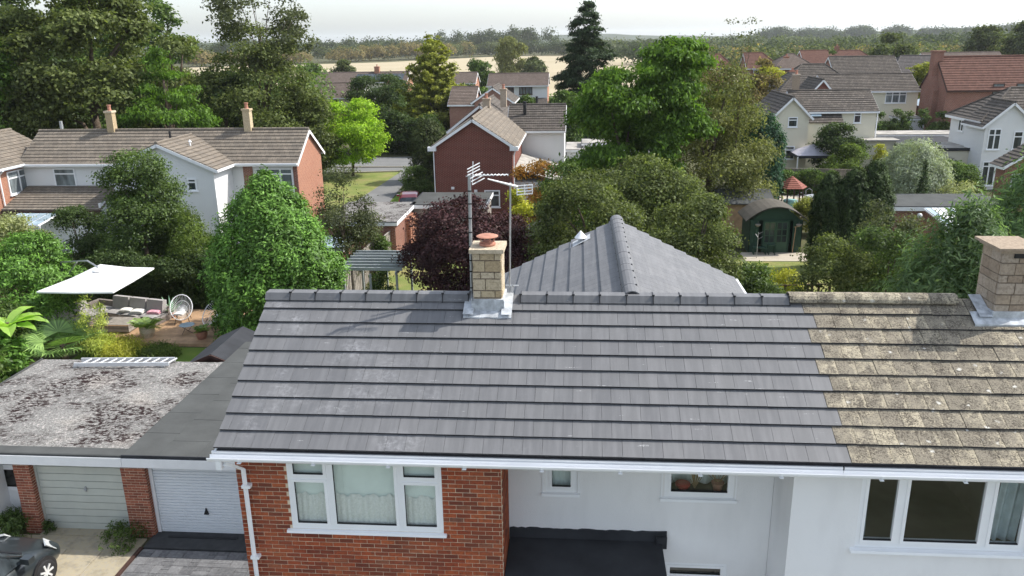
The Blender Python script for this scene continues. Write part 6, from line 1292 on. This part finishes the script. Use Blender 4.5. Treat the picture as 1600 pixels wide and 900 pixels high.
for i,(x,y,w_,h_) in enumerate(((87.5,190,8,12.8),(95,185,10,14.2),(104,195,12,13.5))): tr('tree',('left tree of the group at the far right horizon','middle tree of the group at the far right horizon','right tree of the group at the far right horizon')[i],x,y,w_,h_,'wood1',11000,(.6,.4),nl=34,lr=.16,cs=.6,z0=.5,trunk=.25)
tr('willow_tree','tall pale willow standing alone in the stubble field',-19.5,238,8.6,12.2,'birch',12000,(.7,.3),prof='dome',nl=30,lr=.17,cs=.6,z0=.3,trunk=.25,hang=1.0)
tr('bush','rounded grey-green bush right of the field willow',-12.5,230,7.0,6.9,'wood1',7000,(.6,.4),prof='dome',nl=20,lr=.2,cs=.5,z0=0,trunk=0)
for i,(x,y,w_,h_) in enumerate(((-55.3,168,5.4,7.6),(-52.5,182,5.6,7.9),(-19.6,163,5.6,8.1))): tr('tree',('small dark tree at the field edge left of the solar roof','small round tree at the field edge behind the solar roof','dark green tree at the field edge right of the yellow-green conifer')[i],x,y,w_,h_,'mid' if i!=1 else 'wood1',7000,(.45,.3),nl=22,lr=.19,cs=.4,z0=0,trunk=.12)
tr('shrub','orange autumn shrub beside the dark red brick house',-2.3,47,2.9,5.0,'orange',8000,(.18,.11),nl=22,lr=.2,cs=.2,z0=0,trunk=.08)
tr('shrub','dark green shrub right of the orange autumn shrub',-.6,45,3.7,5.2,'mid',16000,(.16,.1),nl=28,lr=.18,cs=.2,z0=0,trunk=.08)
tr('shrub','yellow shrub between the aerials and the apple tree',-3.1,42,1.9,4.3,'yellow',6500,(.15,.09),nl=18,lr=.2,cs=.17,z0=0,trunk=.06)
sr_=thing('shed','dark grey pitched shed roof left of the apple trees','shed',(-1.6,37.5,0)); mb=MB(); mb.prism([(-3.2,36.8,2.55),(-1.2,36.8,3.35),(-1.2,36.8,3.43),(-3.2,36.8,2.63)],(0,3,0)); mb.obj('roof',M['felt'],sr_); mb=MB(); mb.box(-3.0,-1.2,37,39.6,0,2.6); mb.obj('wall',M['fencewood'],sr_)
tr('hedge','dark rounded hedge left of the white gable house at right',27.0,60,3.6,3.0,'mid',12000,(.16,.1),prof='dome',nl=24,lr=.22,cs=.17,z0=0,trunk=0)
tr('shrub','dark shrub at the foot of the buff brick extension',27.8,68,4.4,3.4,'deep',9000,(.2,.13),nl=20,lr=.22,cs=.2,z0=0,trunk=0)
tr('small_conifer','slim green conifer among the far red-roofed houses',39.7,135,2.4,9.2,'mid',5000,(.35,.16),prof='cone',nl=26,lr=.18,cs=.2,z0=0,trunk=.1)
tr('shrub','tangled green and white-flowered shrub in front of the yew clump',9.0,28,2.8,5.2,'apple',22000,(.10,.065),nl=34,lr=.18,cs=.17,z0=.1,trunk=.08)
tr('shrub','pink-tinged mixed shrub just beyond the old tiled ridge',10.6,27.5,3.0,5.6,'bushm',26000,(.10,.06),nl=38,lr=.17,cs=.17,z0=.1,trunk=.08)
tr('shrub','rusty seeding climber over the mixed shrub near the white pergola',12.6,33,3.0,5.4,'thin',11000,(.11,.06),nl=26,lr=.18,cs=.2,z0=.5,trunk=.06)
tr('oleander','tall narrow-leaved glossy shrub left of the right-hand chimney',10.1,21.3,4.4,7.6,'olean',46000,(.22,.045),prof='laurel',mode='shell',lump=.22,cs=.17,z0=.3,trunk=.1,hang=-.5)
tr('oleander','tallest narrow-leaved shrub at the right edge behind the chimney',13.6,24.0,5.4,8.9,'olean',52000,(.23,.045),prof='laurel',mode='shell',lump=.22,cs=.18,z0=.3,trunk=.1,hang=-.5)
tr('shrub','bright yellow-leaved shrub at the foot of the summerhouse patio',9.3,36,1.9,1.7,'yellow',4500,(.12,.07),nl=22,lr=.22,cs=.14,z0=0,trunk=0)
tr('shrub','yellow-green shrub between the shelter and the yew clump',14.0,50,2.0,2.3,'ygc',7000,(.13,.08),nl=18,lr=.24,cs=.14,z0=0,trunk=0)
tr('shrub','red-leaved acer beside the patio chairs',15.9,54.0,1.3,1.8,'orange',3000,(.12,.07),nl=12,lr=.25,cs=.12,z0=0,trunk=0)
for i,x in enumerate((15.6,18.4)): tr('hedge',('ivy hedge on the fence behind the shelter','ivy hedge on the fence behind the patio chairs')[i],x,63.6,3.2,1.9,'mid',8000,(.16,.11),prof='hedge',nl=18,lr=.25,cs=.15,z0=0,trunk=0,d=1.2)
tr('tree','autumn-tinted tree left of the far red hip roof',19.5,92,4.2,9.3,'wood2',9000,(.3,.2),nl=26,lr=.17,cs=.3,z0=.5,trunk=.12)
tr('shrub','golden tree in front of the far red-roofed houses',25.5,112,4.4,8.0,'yellow',7000,(.3,.2),nl=22,lr=.19,cs=.3,z0=.3,trunk=.12)
tr('tree','dark tree filling the gap behind the ivy-clad conifer',13.6,66,5,6.4,'deep',10000,(.24,.16),nl=26,lr=.18,cs=.25,z0=0,trunk=.1)
tr('shrub','pale yellow-edged shrub below the red brick gable at right',24.3,54,3.6,2.6,'pale',9000,(.15,.08),nl=20,lr=.22,cs=.16,z0=0,trunk=0)
tr('climber','climbing plant on the grey board fence by the mossy garage',-10.4,40.3,1.3,2.3,'mid',5000,(.11,.07),nl=14,lr=.26,cs=.12,z0=.3,trunk=.04)
tr('climber','climbing plant under the open pergola',-9.0,34.6,1.6,1.9,'mid',5000,(.11,.07),nl=14,lr=.26,cs=.14,z0=0,trunk=.03)
# low planting in front of the deck
for i,(x,y,w_,h_,m_) in enumerate(((-18.7,28.2,1.6,1.0,'bamboo'),(-17.9,28.3,2.0,.9,'yellow'),(-16.6,28.6,1.6,.55,'feather'),(-19.2,28.8,1.2,2.5,'bamboo'))):
    tr('shrub',('straw-coloured grassy clump behind the garage roof edge','bright yellow-green flowering clump before the deck','low feathery green clump before the lawn edge','tall wispy bamboo standing before the coffee table')[i],x,y,w_,h_,m_,4500 if i<3 else 1500,(.16,.03),nl=18,lr=.22,cs=.16,z0=0,trunk=.012 if i==3 else 0,hang=-1.2,core=0)
tr('shrub','dense green planting left of the mossy garage roof',-22.0,24.0,3.6,2.6,'bushm',14000,(.15,.09),nl=26,lr=.2,cs=.17,z0=0,trunk=0)
tr('shrub','broad leafy planting at the foot of the banana plant',-21.9,26.2,2.4,1.7,'laurel',6000,(.24,.12),nl=16,lr=.24,cs=.14,z0=0,trunk=0)
tr('shrub','dark planting behind the fan palm',-23.2,28.0,3.0,2.4,'mid',9000,(.15,.08),nl=20,lr=.22,cs=.17,z0=0,trunk=0)
tr('weed','dark straggling weed between the sage door and the brick pier',-11.2,16.45,1.15,.55,'mid',1800,(.07,.03),nl=14,lr=.22,cs=.07,z0=0,trunk=0,core=0)
tr('weed','yellow-flowered weeds under the utility room window',-14.2,16.6,1.1,.75,'weed',2200,(.12,.03),nl=12,lr=.25,cs=.08,z0=0,trunk=0,hang=-1.5,core=0)
tr('weed','small weed at the foot of the left garage pier',-13.35,16.75,.35,.4,'weed',350,(.08,.03),nl=6,lr=.3,cs=.05,z0=0,trunk=0,core=0)
# ------------------------------------------------------------------ far woods and hedgerows
woods('hedgerow','mixed autumn hedgerow along the far side of the stubble field',(-205,425),(-60,585),14,6,9.5,'L_wood2',26000,1.0,3,8,.8)
woods('hedgerow','greener scrub mixed through the field hedgerow',(-210,432),(-55,592),16,6,10,'L_wood1',30000,1.0,4,8,.8)
woods('wood','long dark wood on the skyline behind the field hedgerow',(-270,520),(-60,690),40,9.5,13,'L_wood3',30000,1.5,5,12,1.4)
woods('wood','rounded skyline wood right of the yellow-green conifer',(-105,640),(-30,700),40,13,18,'L_wood3',14000,1.4,6,10,1.3)
woods('hedgerow','dark hedgerow at the right end of the stubble field',(-40,600),(70,560),20,6,9,'L_wood3',18000,1.2,7,9,1.)
woods('scrub','brownish scrub beyond the red-roofed houses',(30,230),(150,250),50,5,8,'L_wood1',34000,.8,8,7,.8)
woods('scrub','rust-tinted scrub patches beyond the red-roofed houses',(30,260),(150,270),60,5,8.5,'L_wood2',16000,.8,9,7,.8)
woods('wood','mid-distance dark tree belt on the right',(20,380),(260,400),60,6,9.5,'L_wood3',36000,1.2,10,10,1.1)
woods('wood','pale green tree belt on the right before the hills',(40,310),(230,320),40,5,8,'L_wood1',30000,1.,12,9,1.)
woods('wood','distant tree line across the centre and right',(-20,620),(520,720),120,6,9.5,'L_wood1',36000,1.8,11,14,1.6)
woods('wood','big trees behind the houses at the far right',(100,205),(150,215),30,9,14,'L_wood1',18000,.8,13,8,.8)
woods('wood','trees hiding the ground left behind the terrace',(-75,70),(-30,95),18,6,10,'L_mid',22000,.45,14,7,.5)
woods('scrub','hedges and gardens between the middle houses',(-60,96),(-20,100),6,2.5,4,'L_deep',9000,.4,15,4,.4)
woods('scrub','garden hedges behind the white and brick far house',(-30,128),(40,132),8,3,5,'L_mid',12000,.5,16,5,.4)
woods('scrub','garden hedges between the far red-roofed houses',(14,118),(60,128),14,3,5.5,'L_mid',16000,.5,17,5,.5)
woods('scrub','garden planting between the right-hand houses',(28,100),(60,104),8,3,5,'L_mid',9000,.4,18,4,.4)
def hill(name,A,B,h,depth,seed,mt,nx=90):
    rs=np.random.RandomState(seed); ph=rs.uniform(0,6,6); mb=MB(); A,B=Vector((A[0],A[1],0)),Vector((B[0],B[1],0))
    for i in range(nx+1):
        u=i/nx; p=A.lerp(B,u); z=h*(.62+.22*math.sin(u*7+ph[0])+.12*math.sin(u*17+ph[1])+.04*math.sin(u*61+ph[2]))*min(1,u*6)*min(1,(1-u)*6)+.5*math.sin(u*150)
        for f_,q in ((0,-.5),(.55,-.2),(1,.1),(.9,.5),(0,1.2)): mb.v.append((p.x,p.y+depth*q,z*f_-.2))
    for i in range(nx):
        for j in range(4): k=i*5+j; mb.f.append((k,k+5,k+6,k+1)); mb.m.append(0)
    return mb.obj(name,M[mt],None,kind='structure',org=(0,0,0),smooth=True)
M['hill']=ground_mat('wooded_hill',((.035,.050,.028),(.055,.07,.038),(.075,.09,.048)),.02,.3,0)
hill('hills',(200,1150),(760,1300),12,200,3,'hill'); hill('hills',(-400,2600),(1900,2500),26,500,5,'hill'); hill('hills',(300,1900),(1500,1900),20,300,8,'hill'); hill('hills',(-900,1300),(260,1500),15,250,9,'hill')
woods('wood','treetops along the wooded hill on the right horizon',(230,1120),(730,1260),30,12,17,'L_wood3',60000,2.4,21,18,2.5)
# ------------------------------------------------------------------ haze
mb=MB(); mb.box(-6500,6500,-300,9500,-1.5,75)
hz=mb.obj('haze',[],None,kind='stuff',org=(0,0,0)); hz.data.materials.clear()
m=bpy.data.materials.new('haze_air'); m.use_nodes=True; t=m.node_tree; t.nodes.remove(t.nodes['Principled BSDF'])
v=nd(t,'VolumePrincipled'); v.inputs['Color'].default_value=(.93,.96,1,1); v.inputs['Density'].default_value=.00012; v.inputs['Anisotropy'].default_value=.3
t.links.new(v.outputs[0],t.nodes['Material Output'].inputs['Volume']); hz.data.materials.append(m)
